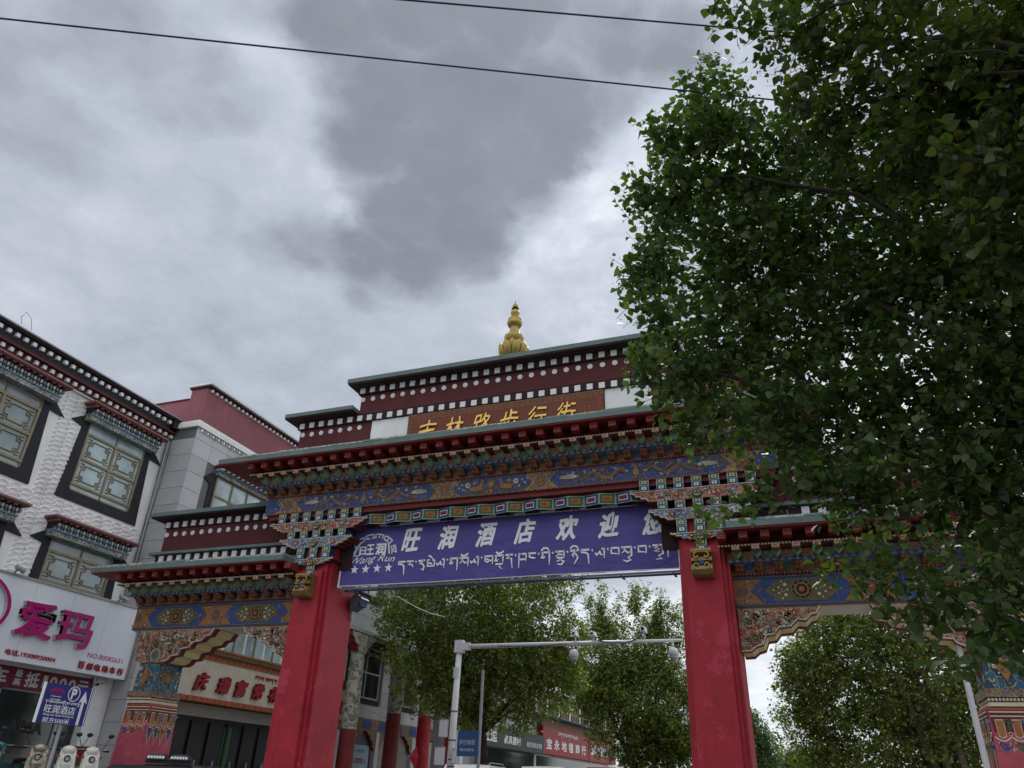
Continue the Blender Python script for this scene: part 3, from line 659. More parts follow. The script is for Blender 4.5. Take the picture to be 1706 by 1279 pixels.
# wings --------------------------------------------------
arch = [(-1.0, 1.0)]
def wing(s):
    def X(x): return x if s < 0 else 2*CX-x
    def rng(a_, b_): return sorted((X(a_), X(b_)))
    x0, x1 = rng(-16.6, -11.42)
    w = MB(); w.box(x0+.03, x1-.03, .54, 1.38, 4.79, 5.95, maroond); w.build('side_beam', gate)
    b = MB(); b.box(x0, x1, .5, .54, 4.78, 5.40, ochre); f = b.build('frieze', gate)
    b = MB(); b.box(x0+.02, x1-.02, .545, 1.37, 4.76, 4.79, creamw); b.build('soffit', gate)
    a = App((0, .5, 5.09), X_, Z_)
    for u0, u1 in ((-16.13, -14.27), (-13.62, -11.79)):
        p, q = rng(u0, u1); p *= 1; c = (p+q)/2; hw = (q-p)/2
        p, q = c-hw*1.033, c+hw*1.033
        a.poly([(p, 0), (p+.22, .235), (q-.22, .235), (q, 0), (q-.22, -.235), (p+.22, -.235)], blue)
        a.poly([(p+.26, 0), (p+.5, .215), (q-.5, .215), (q-.26, 0), (q-.5, -.215), (p+.5, -.215)], olive, .02)
        a.disc(c, 0, .20, black, .03, 18); a.ring(c, 0, .19, .018, gold, .04, 18); a.ring(c, 0, .12, .03, ochre, .04, 12); a.disc(c, 0, .06, orange, .045, 8)
        for k in range(10): t = k*math.pi/5; a.disc(c+.155*math.cos(t), .155*math.sin(t), .018, gold, .042, 6)
        for sg in (-1, 1):
            for dx, dz, rr in ((.30, .10, .035), (.30, -.10, .035), (.42, .05, .022), (.42, -.06, .022), (.52, .0, .02), (.26, .0, .02), (.36, .16, .018), (.36, -.16, .018), (.50, .1, .016), (.50, -.1, .016), (.58, .05, .013), (.58, -.05, .013)):
                a.disc(c+sg*dx, dz, rr, pearl if rr > .017 else lblue, .035, 8)
            a.spiral(c+sg*.35, .0, .05, sg, pgreen, .012, .03)
    for u in (-16.45, -13.94, -11.62):
        c = X(u); r_ = .165; r_ = r_ if u == -13.94 else .13
        a.disc(c, 0, r_, lblue, .014, 16); a.disc(c, 0, r_*.88, brown, .02, 16); a.flower(c, 0, r_*.6, ochre, orange)
        for k in range(6): a.disc(c+jit(.26), .19*(-1)**k, .02, (lblue, pearl, opink)[k % 3], .02, 6)
    a.scatter(x0+.1, x1-.1, -.23, .23, 120, [ochre, brown, pgreen, orange], 8+s, .03)
    for sg in (-1, 1):
        n = 74
        for i in range(n): xx = x0+(i+.5)*(x1-x0)/n; a.strip([(xx-.028, sg*.262-.012), (xx, sg*.262+.014), (xx+.028, sg*.262-.012)], .014, lblue, .03)
        a.strip([(x0, sg*.262), (x1, sg*.262)], .05, dkblue, .012); a.strip([(x0, sg*.294), (x1, sg*.294)], .012, brown, .016)
    a.mb.build('carved_relief', f, kind='stuff')
    e0, e1 = (.9, .0) if s < 0 else (.0, .9)
    eave(x0, x1+(.0), .5, 5.42, gate, 1.4, e0, e1)
    # carved arch brackets
    L = [(-16.28, 4.75), (-16.32, 4.4), (-16.27, 4.15), (-16.2, 4.03), (-16.05, 3.97), (-15.25, 3.97), (-15.12, 4.03), (-15.08, 4.1), (-14.86, 4.12), (-14.8, 4.26), (-14.55, 4.30), (-14.48, 4.42), (-14.22, 4.45), (-14.12, 4.56), (-13.97, 4.58), (-13.86, 4.75)]
    Rr = [(-12.98, 4.75), (-12.90, 4.62), (-12.80, 4.60), (-12.70, 4.50), (-12.55, 4.52), (-12.42, 4.40), (-12.2, 4.38), (-12.1, 4.26), (-11.95, 4.24), (-11.88, 4.08), (-11.75, 4.04), (-11.65, 3.96), (-11.47, 3.95), (-11.47, 4.75)]
    for pts, seed in ((L, 3), (Rr, 4)):
        pp = [(X(x), z) for x, z in pts]; b = MB()
        b.prism(pp, 'y', .48, .54, bz_pink, opink); b.prism([(x, z+.006) for x, z in pp], 'y', .541, .68, dred); b.prism([(x, z+.02) if z < 4.7 else (x, z-.001) for x, z in pp], 'y', .681, 1.239, cream); b.prism(pp, 'y', 1.24, 1.41, dred)
        o = b.build('arch_bracket', gate)
        a = App((0, .48, 0), X_, Z_); xs = [p[0] for p in pp]
        zb = lambda x: 3.99+max(0, min(1, ((x*(-1 if s > 0 else 1)+(2*CX if s > 0 else 0))-(-15.2))/1.35))*.68 if pts is L else 3.99+max(0, min(1, (-11.7-(x*(-1 if s > 0 else 1)+(2*CX if s > 0 else 0)))/1.2))*.68
        ins = lambda x, z: z > zb(x)+.06
        a.scatter(min(xs)+.04, max(xs)-.04, 4.0, 4.75, 170, [pearl, opink, orange, lblue, olive, brown, green, pgreen], seed+s, .07, ins)
        edge = pp[1:-1] if pts is L else pp[:-1]
        a.strip([(x, z+.02) for x, z in (pp[5:] if pts is L else pp[:-1])], .02, pearl, .02)
        if pts is L:
            c = X(-15.55); a.disc(c, 4.14, .14, olive, .03, 16); a.ring(c, 4.14, .12, .02, lblue, .04); a.flower(c, 4.14, .085, lblue, blue); a.ring(c, 4.14, .15, .012, pearl, .03, 16)
            c = X(-15.2); a.disc(c, 4.5, .13, olive, .05, 10)
            for q in (-1, 1): a.spiral(c+q*.2, 4.56, .09, q, pearl, .026, .05); a.disc(c+q*.045, 4.53, .022, pearl, .07, 6); a.spiral(c+q*.42, 4.45, .08, -q, opink, .02, .05)
            a.strip([(c-.09, 4.42), (c, 4.40), (c+.09, 4.42)], .03, pearl, .07)
        a.mb.build('carved_relief', o, kind='stuff')
    # outer column
    c0, c1 = rng(-16.05, -15.43)
    b = MB(); b.taper(c0-.0, c1+.0, .5, 1.38, 3.29, c0+.02, c1-.0, .52, 1.36, 3.98, bz_col); oc = b.build('outer_column', gate)
    a = App((0, .5, 0), X_, Z_); cc = (c0+c1)/2
    a.poly([(cc-.12, 3.62), (cc-.06, 3.74), (cc, 3.86), (cc+.06, 3.74), (cc+.12, 3.62), (cc+.06, 3.52), (cc, 3.40), (cc-.06, 3.52)], ochre, .03); a.ring(cc, 3.63, .07, .015, gold, .04)
    a.scatter(c0, c1, 3.32, 3.95, 26, [gold, ochre, gold, pearl], 3, .05)
    sx = c1 if s < 0 else c0
    a2 = App((sx+.0*s, .95, 0), (0, 1, 0) if s < 0 else (0, -1, 0), Z_); a2.O = Vector((sx+(.002 if s < 0 else -.002), .94, 0))
    a2.disc(0, 3.64, .13, ochre, .02, 10); a2.ring(0, 3.64, .1, .02, gold, .035); a2.scatter(-.4, .4, 3.32, 3.95, 34, [gold, ochre, gold, pearl], 6, .05); a2.mb and None
    b = MB(); b.box(c0-.07, c1+.07, .44, 1.45, 3.16, 3.29, bz_brown); b.box(c0-.03, c1+.03, .48, 1.41, 3.08, 3.16, bz_brown); b.box(c0-.05, c1+.05, .46, 1.43, 3.02, 3.08, pearl)
    for k in range(14): b.sphere((c0-.04+k*(c1-c0+.08)/13, .45, 3.12), .024, 6, pearl)
    for k in range(20): b.sphere(((c1+.03 if s < 0 else c0-.03), .48+k*.048, 3.12), .024, 6, pearl)
    b.build('column_shelf', oc)
    ex = .10
    q0, q1 = rng(-16.09, -15.33)
    b = MB(); b.taper(q0-.02-.03, q1+.08, .40, 1.5, GZ-.1, q0, q1, .5, 1.41, 3.02, pink); pd = b.build('column_base', oc)
    def band(A, w0, w1, sg):
        for z, h_, m in ((2.98, .035, orange), (2.935, .02, pearl), (2.905, .03, dred), (2.87, .018, pearl)): A.strip([(w0, z), (w1, z)], h_, m, .012)
        A.poly([(w0+.01, 2.50), (w1-.01, 2.50), (w1-.01, 2.855), (w0+.01, 2.855)], dred, .006)
        n = max(3, int((w1-w0)/.19)); d = (w1-w0)/n
        for i in range(n):
            x = w0+(i+.5)*d
            A.poly([(x-.058, 2.56), (x, 2.53), (x+.058, 2.56), (x+.065, 2.82), (x-.065, 2.82)], pearl, .010); A.poly([(x-.045, 2.575), (x, 2.55), (x+.045, 2.575), (x+.052, 2.805), (x-.052, 2.805)], orange if i % 2 else ochre, .018)
            m = (green, lblue)[i % 2]; xx = x+d/2
            A.spiral(xx-.03, 2.79, .042, 1, m, .024, .02); A.spiral(xx+.03, 2.79, .042, -1, m, .024, .02); A.strip([(xx, 2.80), (xx, 2.66)], .03, m, .022); A.disc(xx, 2.60, .035, pearl, .016, 7); A.disc(xx, 2.60, .022, dred, .022, 7)
            A.strip([(x-d/2, 2.56), (x-d/4, 2.51), (x, 2.49), (x+d/4, 2.51), (x+d/2, 2.56)], .02, pearl, .014)
            m = (blue, green, orange)[i % 3]
            A.spiral(x-.045, 2.43, .05, 1, m, .028, .02); A.spiral(x+.045, 2.43, .05, -1, m, .028, .02); A.poly([(x-.05, 2.40), (x+.05, 2.40), (x+.018, 2.26), (x, 2.14), (x-.018, 2.26)], m, .016); A.spiral(x-d/2, 2.36, .035, 1, pgreen if i % 2 else opink, .02, .018); A.strip([(x-d/2, 2.46), (x-d/2, 2.28)], .022, opink, .014)
            A.strip([(x-.085, 2.48), (x-.05, 2.3), (x, 2.10), (x+.05, 2.3), (x+.085, 2.48)], .012, pearl, .014)
    a3 = App((0, .492, 0), X_, (0, .0, 1)); band(a3, q0+.02, q1-.02, 1)
    qx = (q1+.015) if s < 0 else (q0-.015)
    a4 = App((qx, .95, 0), (0, 1, 0) if s < 0 else (0, -1, 0), Z_); band(a4, -.43, .43, 1)
    for A, par in ((a, oc), (a2, oc), (a3, pd), (a4, pd)): A.mb.build('painted_relief', oc, kind='stuff')
    # upper wall of the wing
    u0, u1 = rng(-16.64, -11.2)
    b = MB(); b.box(u0, u1, .8, 1.35, 6.2, 7.9, maroon); b.box(u0-.04, u1, .75, 1.38, 7.62, 7.86, maroond); b.box(u0-.05, u1, .72, 1.4, 6.62, 6.82, maroond); uw = b.build('upper_wall', gate)
    b = MB(); b.box(u0-.32, u1, .46, 1.7, 7.85, 7.885, maroond); b.box(u0-.34, u1, .44, 1.72, 7.887, 8.0, teal); b.build('roof_slab', gate)
    b = MB(); b.box(u0-.22, u1, .60, 1.5, 6.83, 6.90, teal); b.box(u0-.3, u1, .3, 1.5, 6.24, 6.44, teal); b.build('roof_slab', gate)
    E0, E1 = rng(-16.55, -12.9+.0)
    ends('beam_end', sqm, E0, E1+(.0), .31, .75, 7.70, gate); ends('roundel', rounde, E0, E1, .31, .80, 7.44, gate); ends('beam_end', beam_end_mesh(.15, .16, .04, white), E0+.1, E1+.5, .32, .72, 6.72, gate)
wing(-1); wing(1)
b = MB(); b.box(2.47, 2.54, .62, .8, GZ, 4.2, polew); b.build('downpipe', gate)

# ------------------------------------------------------------------ hotel banner
bx0, bx1, bz0, bz1, by = -10.40, -2.20, 5.61, 7.03, .45
ban = thing('hotel_banner', 'long purple blue cloth banner with white lettering stretched between the red pillars', 'banner', ((bx0+bx1)/2, by, bz0))
b = MB(); n = 60; rows = 10
vs = [(bx0+(bx1-bx0)*i/n, by, bz0+(bz1-bz0)*j/rows+(.010*math.sin(i*.9) if j == 0 else 0)) for j in range(rows+1) for i in range(n+1)]
b.add(vs, [(j*(n+1)+i, j*(n+1)+i+1, (j+1)*(n+1)+i+1, (j+1)*(n+1)+i) for j in range(rows) for i in range(n)], bannerm)
b.build('cloth', ban, smooth=True)
b = MB(); b.box(bx0-.02, bx0+.025, by-.012, by+.1, bz0-.02, bz1, whitep); b.box(bx1-.05, bx1-.01, by-.014, by+.1, bz0-.02, bz1, whitep); b.tube([(bx0+.03, by-.01, bz0+.012), (-8, by-.012, bz0-.004), (-5, by-.01, bz0+.01), (bx1-.04, by-.012, bz0+.0)], .010, 5, whitep); b.build('cloth_edge', ban)
b = MB(); b.box(bx0, bx1, by+.02, by+.05, bz0-.07, bz0-.03, sframe); b.box(bx0, bx1, by+.30, by+.34, bz0-.05, bz0-.01, sframe); b.box(bx0, bx1, by+.06, by+.10, bz1-.1, bz1-.02, steel); b.build('frame_rail', ban)
for i in range(8): x = bx0+.3+i*1.1; b = MB(); b.box(x, x+.05, by+.0, by+.36, bz0-.09, bz0-.072, sframe); b.build('frame_bracket', ban)
PU = (1, 0, 0)
wl = printw; yl = by-.012
for i, ch in enumerate('旺润酒店欢迎您'):
    x = (-8.52, -7.56, -6.59, -5.65, -4.65, -3.69, -2.72)[i]
    letters('letter', ch, (x, yl, 6.63), ban, X_, Z_, wl, width=.47, height=.54, bold=.020, shear=.16, brush=.022)
# Tibetan line, drawn stroke by stroke
TB = {
 'd': (.70, [[(0, 1), (.66, 1)], [(.05, 1), (.05, .74), (.36, .72), (.56, .5), (.62, -.55)]]),
 'r': (.66, [[(0, 1), (.62, 1)], [(.42, 1), (.2, .62), (.5, .6), (.62, .3)]]),
 'h': (.70, [[(0, .98), (.62, 1)], [(.5, 1), (.12, .62), (.42, .6), (.56, .3), (.5, -.1), (.3, .05)]]),
 'p': (.74, [[(0, 1), (.22, 1)], [(.06, 1), (.06, .3), (.66, .3), (.66, 1)], [(.66, 1), (.46, 1)], [(.06, .62), (.36, .62), (.5, .45)], [(.1, 1.5), (.28, 1.42), (.52, 1.12)]]),
 'l': (.80, [[(.02, .62), (.12, .35), (.28, .55), (.34, .8), (.44, .4), (.62, .35)], [(.5, 1), (.74, 1)], [(.70, 1), (.70, .0)]]),
 'g': (.74, [[(0, 1), (.70, 1)], [(.1, 1), (.12, .66), (0, .45), (.2, .4), (.32, .6)], [(.66, 1), (.66, -.35)]]),
 's': (.84, [[(0, 1), (.80, 1)], [(.14, 1), (.3, .66), (.02, .4)], [(.3, .66), (.5, .4), (.74, .55)], [(.76, 1), (.76, .02)]]),
 'S': (.84, [[(0, 1), (.80, 1)], [(.14, 1), (.3, .66), (.02, .4)], [(.3, .66), (.5, .4), (.74, .55)], [(.76, 1), (.76, .02)], [(.1, 1.42), (.28, 1.22), (.5, 1.25), (.74, 1.46)]]),
 'm': (.80, [[(.0, 1), (.76, 1)], [(.1, 1), (.1, .5), (.3, .35), (.5, .5), (.3, .7), (.1, .6)], [(.72, 1), (.72, .05)], [(.5, .5), (.7, .5)]]),
 'G': (.80, [[(0, 1), (.76, 1)], [(.1, 1), (.12, .66), (0, .45), (.2, .4), (.32, .6)], [(.7, 1), (.7, .2)], [(.1, .05), (.7, .05), (.4, -.25), (.66, -.5)], [(.1, 1.42), (.28, 1.22), (.5, 1.25), (.74, 1.46)]]),
 'n': (.66, [[(0, 1), (.62, 1)], [(.4, 1), (.1, .6), (.5, .62), (.6, -.5)]]),
 'k': (.74, [[(.08, 1), (.08, -.5)], [(.0, 1), (.2, 1)], [(.08, .4), (.66, .4)], [(.66, 1), (.66, .2)], [(.3, 1), (.7, 1)]]),
 'N': (.66, [[(0, 1), (.62, 1)], [(.1, 1), (.1, .6), (.4, .5), (.6, .45)]]),
 'i': (.74, [[(0, 1), (.70, 1)], [(.1, 1), (.12, .66), (0, .45), (.2, .4), (.32, .6)], [(.66, 1), (.66, -.35)], [(.0, 1.22), (.2, 1.5), (.5, 1.45), (.66, 1.12)]]),
 'K': (.78, [[(0, 1), (.74, 1)], [(.14, 1), (.3, .7), (.02, .5)], [(.3, .7), (.7, .6)], [(.7, 1), (.7, .3)], [(.1, .35), (.7, .3), (.4, .1), (.1, -.05)], [(.4, .1), (.7, -.1), (.5, -.4), (.15, -.35)]]),
 'y': (.74, [[(0, 1), (.70, 1)], [(.5, 1), (.15, .6), (.45, .62), (.6, .2), (.3, -.45)], [(.15, .6), (.3, .3)], [(.0, 1.22), (.2, 1.5), (.5, 1.45), (.66, 1.12)]]),
 'b': (.70, [[(0, 1), (.66, 1)], [(.05, 1), (.05, .45), (.62, .35)], [(.62, 1), (.62, .2)]]),
 'B': (.84, [[(0, 1), (.80, 1)], [(.14, 1), (.3, .66), (.02, .4)], [(.3, .66), (.5, .4), (.74, .55)], [(.76, 1), (.76, .1), (.5, -.1), (.7, -.35), (.4, -.5), (.1, -.3)]]),
 'z': (.80, [[(0, 1), (.5, 1)], [(.5, 1), (.16, .7), (.5, .62), (.14, .4), (.5, .3)], [(.74, 1), (.74, .1), (.4, -.1), (.66, -.4), (.2, -.45)], [(.5, 1), (.76, 1)]]),
 ".": (.20, [[(.06, 1), (.12, .78)]]), '|': (.30, [[(.2, 1.0), (.2, -.3)]]), ' ': (.3, [])}
def tibetan(txt, x, y, z, size, w, parent, m, u=X_, nm='tibetan_letter', maxw=None):
    tot = sum(TB[c][0]+.1 for c in txt); kx = (maxw/tot/size) if maxw else 1; cur = 0
    for c in txt:
        wd, st = TB[c]
        if st:
            a = App((0, 0, 0), u, Z_)
            for s_ in st:
                n_ = len(s_); pts = [(p[0]*size*kx, p[1]*size) for p in s_]
                flat_ = abs(s_[0][1]-s_[-1][1]) < .05
                a.strip(pts, [w*(1.15 if (flat_ or i < n_-1) else .45) for i in range(n_)], m, .006)
            o = Vector((x, y, z))+Vector(u)*cur*size*kx; a.mb.build(nm, parent).location = o
        cur += wd+.1
tibetan('dr.hpl.gSl.mGn.kN.i.K.yd.l.bB.b.z|', -8.82, yl, 5.915, .205, .036, ban, wl, maxw=6.42)
# hotel emblem: lettering bent under a dome of strokes, script name, four stars
a = App((-9.55, yl, 6.34), X_, Z_)
def arc(r, t0, t1, n=8, ky=.80): return [(r*math.cos(R(t0+(t1-t0)*i/n)), r*ky*math.sin(R(t0+(t1-t0)*i/n))) for i in range(n+1)]
for r_, segs, w_ in ((.64, ((180, 158), (150, 118), (112, 92), (86, 66), (60, 36), (22, 2)), .030), (.53, ((180, 122), (112, 104), (98, 84), (58, 40), (28, 0)), .030)):
    for t0, t1 in segs: a.strip(arc(r_, t0, t1), w_, wl, .006)
for t in (150, 133, 118, 112, 92, 86, 76, 66, 60, 48, 36, 22, 12):
    a.strip([(.53*math.cos(R(t)), .424*math.sin(R(t))), (.64*math.cos(R(t+2)), .512*math.sin(R(t+2)))], .026, wl, .006)
a.strip([(-.62, 0), (-.53, .0), (-.38, .26), (-.37, 0), (-.50, 0)], .03, wl, .006); a.strip([(.40, .30), (.46, .0)], .03, wl, .006); a.strip([(.48, .18), (.60, .15), (.5, .1), (.62, .03)], .026, wl, .006)
em = a.mb.build('emblem', ban)
letters('letter', '日', (-9.83, yl, 6.455), em, X_, Z_, wl, width=.16, height=.20, bold=.022); letters('letter', '王', (-9.63, yl, 6.475), em, X_, Z_, wl, width=.20, height=.25, bold=.022)
letters('letter', '润', (-9.34, yl, 6.475), em, X_, Z_, wl, width=.28, height=.28, bold=.02)
letters('letter', 'Wang Run', (-9.52, yl, 6.215), ban, X_, Z_, wl, width=1.16, height=.22, shear=.42, brush=.02)
a = App((0, 0, 0), X_, Z_); a.poly([(.115*(1 if k % 2 == 0 else .4)*math.sin(k*math.pi/5), .115*(1 if k % 2 == 0 else .4)*math.cos(k*math.pi/5)) for k in range(10)], wl, .006); st_me = a.mb.mesh('star')
for i in range(4): inst(st_me, 'star', ban, loc=(-10.0+i*.31, yl, 6.0))

# ------------------------------------------------------------------ white shop building on the left
WX = -19.7
wb = thing('shop_building', 'white scalloped stucco building with black framed lattice windows beside the gate', 'building', (WX-4, -4, GZ))
WIN = [(2.37, 8.43, 10.95), (-1.50, 8.43, 10.95), (-5.37, 8.43, 10.95), (2.37, 4.80, 7.36), (-1.50, 4.80, 7.36), (-5.37, 4.80, 7.36)]   # right edge Y, frame bottom, frame top
b = MB(); b.box(WX-8, WX, -9.5, 2.74, GZ-.1, 11.6, stucco); b.build('wall', wb)
b = MB()                                    # scallops pressed in the render
row = 0; z = 5.6
def blocked(y, z):
    for yr, z0, z1 in WIN:
        if yr-3.02-.1 < y < yr+.1 and z0-.1 < z < z1+.32: return True
        if yr-3.3 < y < yr+.35 and z1-.36 < z < z1-.02: return True
    return False
while z < 11.45:
    y = -7.5
    while y < 2.55:
        if not blocked(y, z):
            n = 10; dz_ = .03*math.sin(y*9)+rnd.uniform(-.012, .012); pr_ = WX+.040*rnd.uniform(.75, 1.2); r_ = .185*rnd.uniform(.97, 1.03); vs = []
            for rr_, xx in ((.35, WX+.001), (.75, WX+.4*(pr_-WX)), (1.0, pr_), (1.03, WX-.01)): vs += [(xx, y-r_*rr_*math.cos(math.pi*i/n), z+dz_+r_*.62*rr_*math.sin(math.pi*i/n)) for i in range(n+1)]
            b.add(vs, [(j*(n+1)+i, j*(n+1)+i+1, (j+1)*(n+1)+i+1, (j+1)*(n+1)+i) for j in range(3) for i in range(n)], stucco2)
        y += .355
    z += .145; row += 1
b.build('plaster_scale', wb, kind='stuff')
def fretwork(b, y0, y1, z0, z1, x, m):
    w_ = .021; d = .03
    def H(a0, a1, zz): b.box(x, x+d, a0, a1, zz-w_/2, zz+w_/2, m)
    def V(yy, c0, c1): b.box(x+.001, x+d-.001, yy-w_/2, yy+w_/2, c0, c1, m)
    iy, iz = .13, .12; sq = .13
    H(y0+iy+sq, y1-iy-sq, z1-iz); H(y0+iy+sq, y1-iy-sq, z0+iz); V(y0+iy, z0+iz+sq, z1-iz-sq); V(y1-iy, z0+iz+sq, z1-iz-sq)
    for cy, sy in ((y0+iy, 1), (y1-iy, -1)):
        for cz, sz in ((z0+iz, 1), (z1-iz, -1)):
            p = sorted((cy, cy+sy*sq)); q = sorted((cz, cz+sz*sq))
            H(p[0], p[1], cz+sz*sq); V(cy+sy*sq, q[0], q[1]); 
            p2 = sorted((cy-sy*.06, cy+sy*sq*.5)); q2 = sorted((cz-sz*.05, cz+sz*sq*.5))
            H(p2[0], p2[1], cz+sz*sq*.5); V(cy+sy*sq*.5, q2[0], q2[1]); H(p2[0], cy+sy*sq*.5 if sy > 0 else p2[1], cz-sz*.03) 
def lattice_window(par, X, yr, z0, z1, gl, w=3.02, canopy=True):
    y0, y1 = yr-w, yr
    b = MB(); gy0, gy1, gz0, gz1 = y0+.36, y1-.42, z0+.30, z1-.22
    # black surround: wider at the foot, two horns at the head
    def pz(pts, x0, x1, m): b.prism([(p[0], p[1]) for p in pts], 'x', x0, x1, m)
    pz([(y0, z0), (gy0, z0), (gy0, z1), (y0+.16, z1)], X-.01, X+.05, blackf); pz([(gy1, z0), (y1, z0), (y1-.2, z1), (gy1, z1)], X-.01, X+.05, blackf)
    pz([(gy0, z0+.001), (gy1, z0+.001), (gy1, gz0), (gy0, gz0)], X-.01, X+.049, blackf)
    pz([(y0+.16, z1-.30), (y0+.15, z1+.02), (gy0, z1+.02), (gy0, z1-.002), (y0-.28, z1-.28)][0:2]+[(y0+.10, z1+.05), (y0-.30, z1-.22)], X-.005, X+.054, blackf)
    pz([(y1-.2, z1-.28), (y1-.19, z1+.02), (y1-.12, z1+.05), (y1+.34, z1-.32)], X-.005, X+.054, blackf)
    sur = b.build('window', par)
    b = MB(); b.box(X-.0, X+.012, gy0, gy1, gz0, z1+.05, gl); b.build('pane', sur)
    # lattice frame
    b = MB(); lz1 = gz1-.22; lz0 = gz0+.20; ym = (gy0+gy1)/2; zm = (lz0+lz1)/2; x = X+.014
    for zz in (lz0, lz1, zm): b.box(x, x+.05, gy0, gy1, zz-.035, zz+.035, brass)
    for yy in (gy0+.04, gy1-.04, ym): b.box(x, x+.048, yy-.035, yy+.035, lz0, lz1, brass)
    for yy in (gy0+.02, gy1-.02, ym): b.box(x, x+.03, yy-.02, yy+.02, gz0, z1, brass)
    b.box(x, x+.03, gy0, gy1, gz0, gz0+.04, brass); b.build('window_frame', sur)
    for c0, c1 in ((gy0+.07, ym-.035), (ym+.035, gy1-.07)):
        for d0, d1 in ((lz0+.035, zm-.035), (zm+.035, lz1-.035)): b = MB(); fretwork(b, c0, c1, d0, d1, x+.005, brass); b.build('lattice', sur)
    if canopy:
        c = MB(); c.box(X, X+.30, y0+.12, y1-.18, z1-.10, z1+.05, bz_canopy); c.box(X, X+.34, y0+.10, y1-.16, z1+.052, z1+.085, lblue)
        for k, (d0, zz) in enumerate(((.32, z1+.10), (.38, z1+.20))):
            n = int((y1-y0-.2)/.105)
            c.box(X, X+d0-.07, y0+.12, y1-.18, zz-.035, zz+.07, maroond)
            for i in range(n):
                yy = y0+.14+i*.105+(k*.05); c.box(X, X+d0, yy, yy+.062, zz-.03, zz+.06, steel if (i+k) % 2 else teal)
        n = int((y1-y0)/.21)
        for i in range(n): yy = y0+.06+i*.21; c.prism([(X, z1+.27), (X+.44, z1+.30), (X+.44, z1+.35), (X, z1+.37)], 'y', yy, yy+.09, redbrown if i % 3 else dustpink)
        c.box(X, X+.47, y0-.02, y1-.02, z1+.35, z1+.385, redbrown); c.box(X, X+.50, y0-.05, y1+.01, z1+.387, z1+.44, dustpink)
        c.build('canopy', sur)
    return sur
for i, (yr, z0, z1) in enumerate(WIN): lattice_window(wb, WX, yr, z0, z1, (pane, paneg, pane, paneg, paneg, paneg)[i])
# cornice with two rows of small white beam ends
b = MB(); b.box(WX-.3, WX+.12, -9.6, 2.80, 11.52, 11.56, white); b.box(WX-.3, WX+.14, -9.6, 2.80, 11.562, 11.76, maroon); b.box(WX-.3, WX+.30, -9.6, 2.84, 11.762, 11.83, maroon)
b.box(WX-.3, WX+.24, -9.6, 2.82, 11.832, 12.20, blackf); b.box(WX-.3, WX+.34, -9.6, 2.9, 12.202, 12.27, maroond); b.box(WX-.3, WX+.42, -9.6, 2.95, 12.272, 12.31, steel); b.build('cornice', wb)
def sq_side(w, h, d): return MB().box(0, d, -w/2, w/2, -h/2, h/2, white).mesh('beam_end')
s1 = sq_side(.11, .11, .10)
for i in range(34):
    inst(s1, 'beam_end', wb, loc=(WX+.235, 2.62-i*.265, 12.07)); inst(s1, 'beam_end', wb, loc=(WX+.135, 2.66-i*.265, 11.66))
b = MB(); b.tube([(WX+.5, -3.3, 12.3), (WX+.5, -3.42, 12.6), (WX+.5, -3.6, 12.72), (WX+.5, -3.7, 12.5), (WX+.5, -3.62, 12.32)], .008, 4, black); b.build('wire_loop', wb)
b = MB(); b.tube([(WX+.1, 2.68, 11.5), (WX+.12, 2.72, 9), (WX+.1, 2.70, 6), (WX+.1, 2.7, 3.5)], .035, 6, steel); b.tube([(WX+.16, 2.62, 11.6), (WX+.16, 2.6, 9.4), (WX+.14, 2.66, 7.5), (WX+.14, 2.62, 5.9)], .012, 4, black); b.build('downpipe', wb)
b = MB(); b.box(WX+.02, WX+.40, 2.45, 2.74, 11.9, 12.24, black); b.build('vent_box', wb)
# ground floor shop front under the sign
b = MB(); b.box(WX-.5, WX+.42, -9.5, 1.32, GZ, 3.3, paned); sf = b.build('shop_window', wb)
b = MB()
for y in (-4.5, -2.6, -.62, 1.30): b.box(WX+.40, WX+.47, y-.03, y+.03, GZ, 3.3, steel)
b.box(WX+.40, WX+.47, -9.5, 1.3, 3.24, 3.32, steel); b.build('window_frame', sf)
letters('letter', 'AIMA', (WX+.425, .44, 2.43), sf, Y_, Z_, black, width=1.02, height=.30, bold=.03, extr=.01)
b = MB(); b.box(WX-.5, WX+.30, 1.33, 2.05, GZ, 3.6, paned); b.build('doorway', wb)
b = MB(); b.box(WX, WX+.55, 2.06, 2.72, GZ, 3.85, whitep); b.build('white_pier', wb)
b = MB(); b.box(WX, WX+.5, -9.5, 2.05, 3.61, 3.86, stucco); b.build('lintel', wb)
pb_ = MB(); pb_.box(WX+.52, WX+.545, -9, 2.18, 3.28, 3.78, canvasr); hb = pb_.build('hanging_banner')
tag(hb, 'maroon cloth strip with pale characters hung under the white shop sign', 'banner')
WL[hb.name] = Vector((0, 0, 0))
for ch, y, z, w_, h_ in (('车', -.82, 3.52, .42, .40), ('最', -.30, 3.64, .20, .17), ('高', -.30, 3.44, .20, .17), ('抵', .12, 3.53, .40, .36), ('1', .50, 3.53, .12, .30), ('0', .76, 3.53, .22, .30), ('0', 1.06, 3.53, .22, .30), ('0', 1.36, 3.53, .22, .30), ('元', 1.72, 3.53, .36, .32)):
    letters('letter', ch, (WX+.548, y, z), hb, Y_, Z_, edgew, width=w_, height=h_, bold=.02)
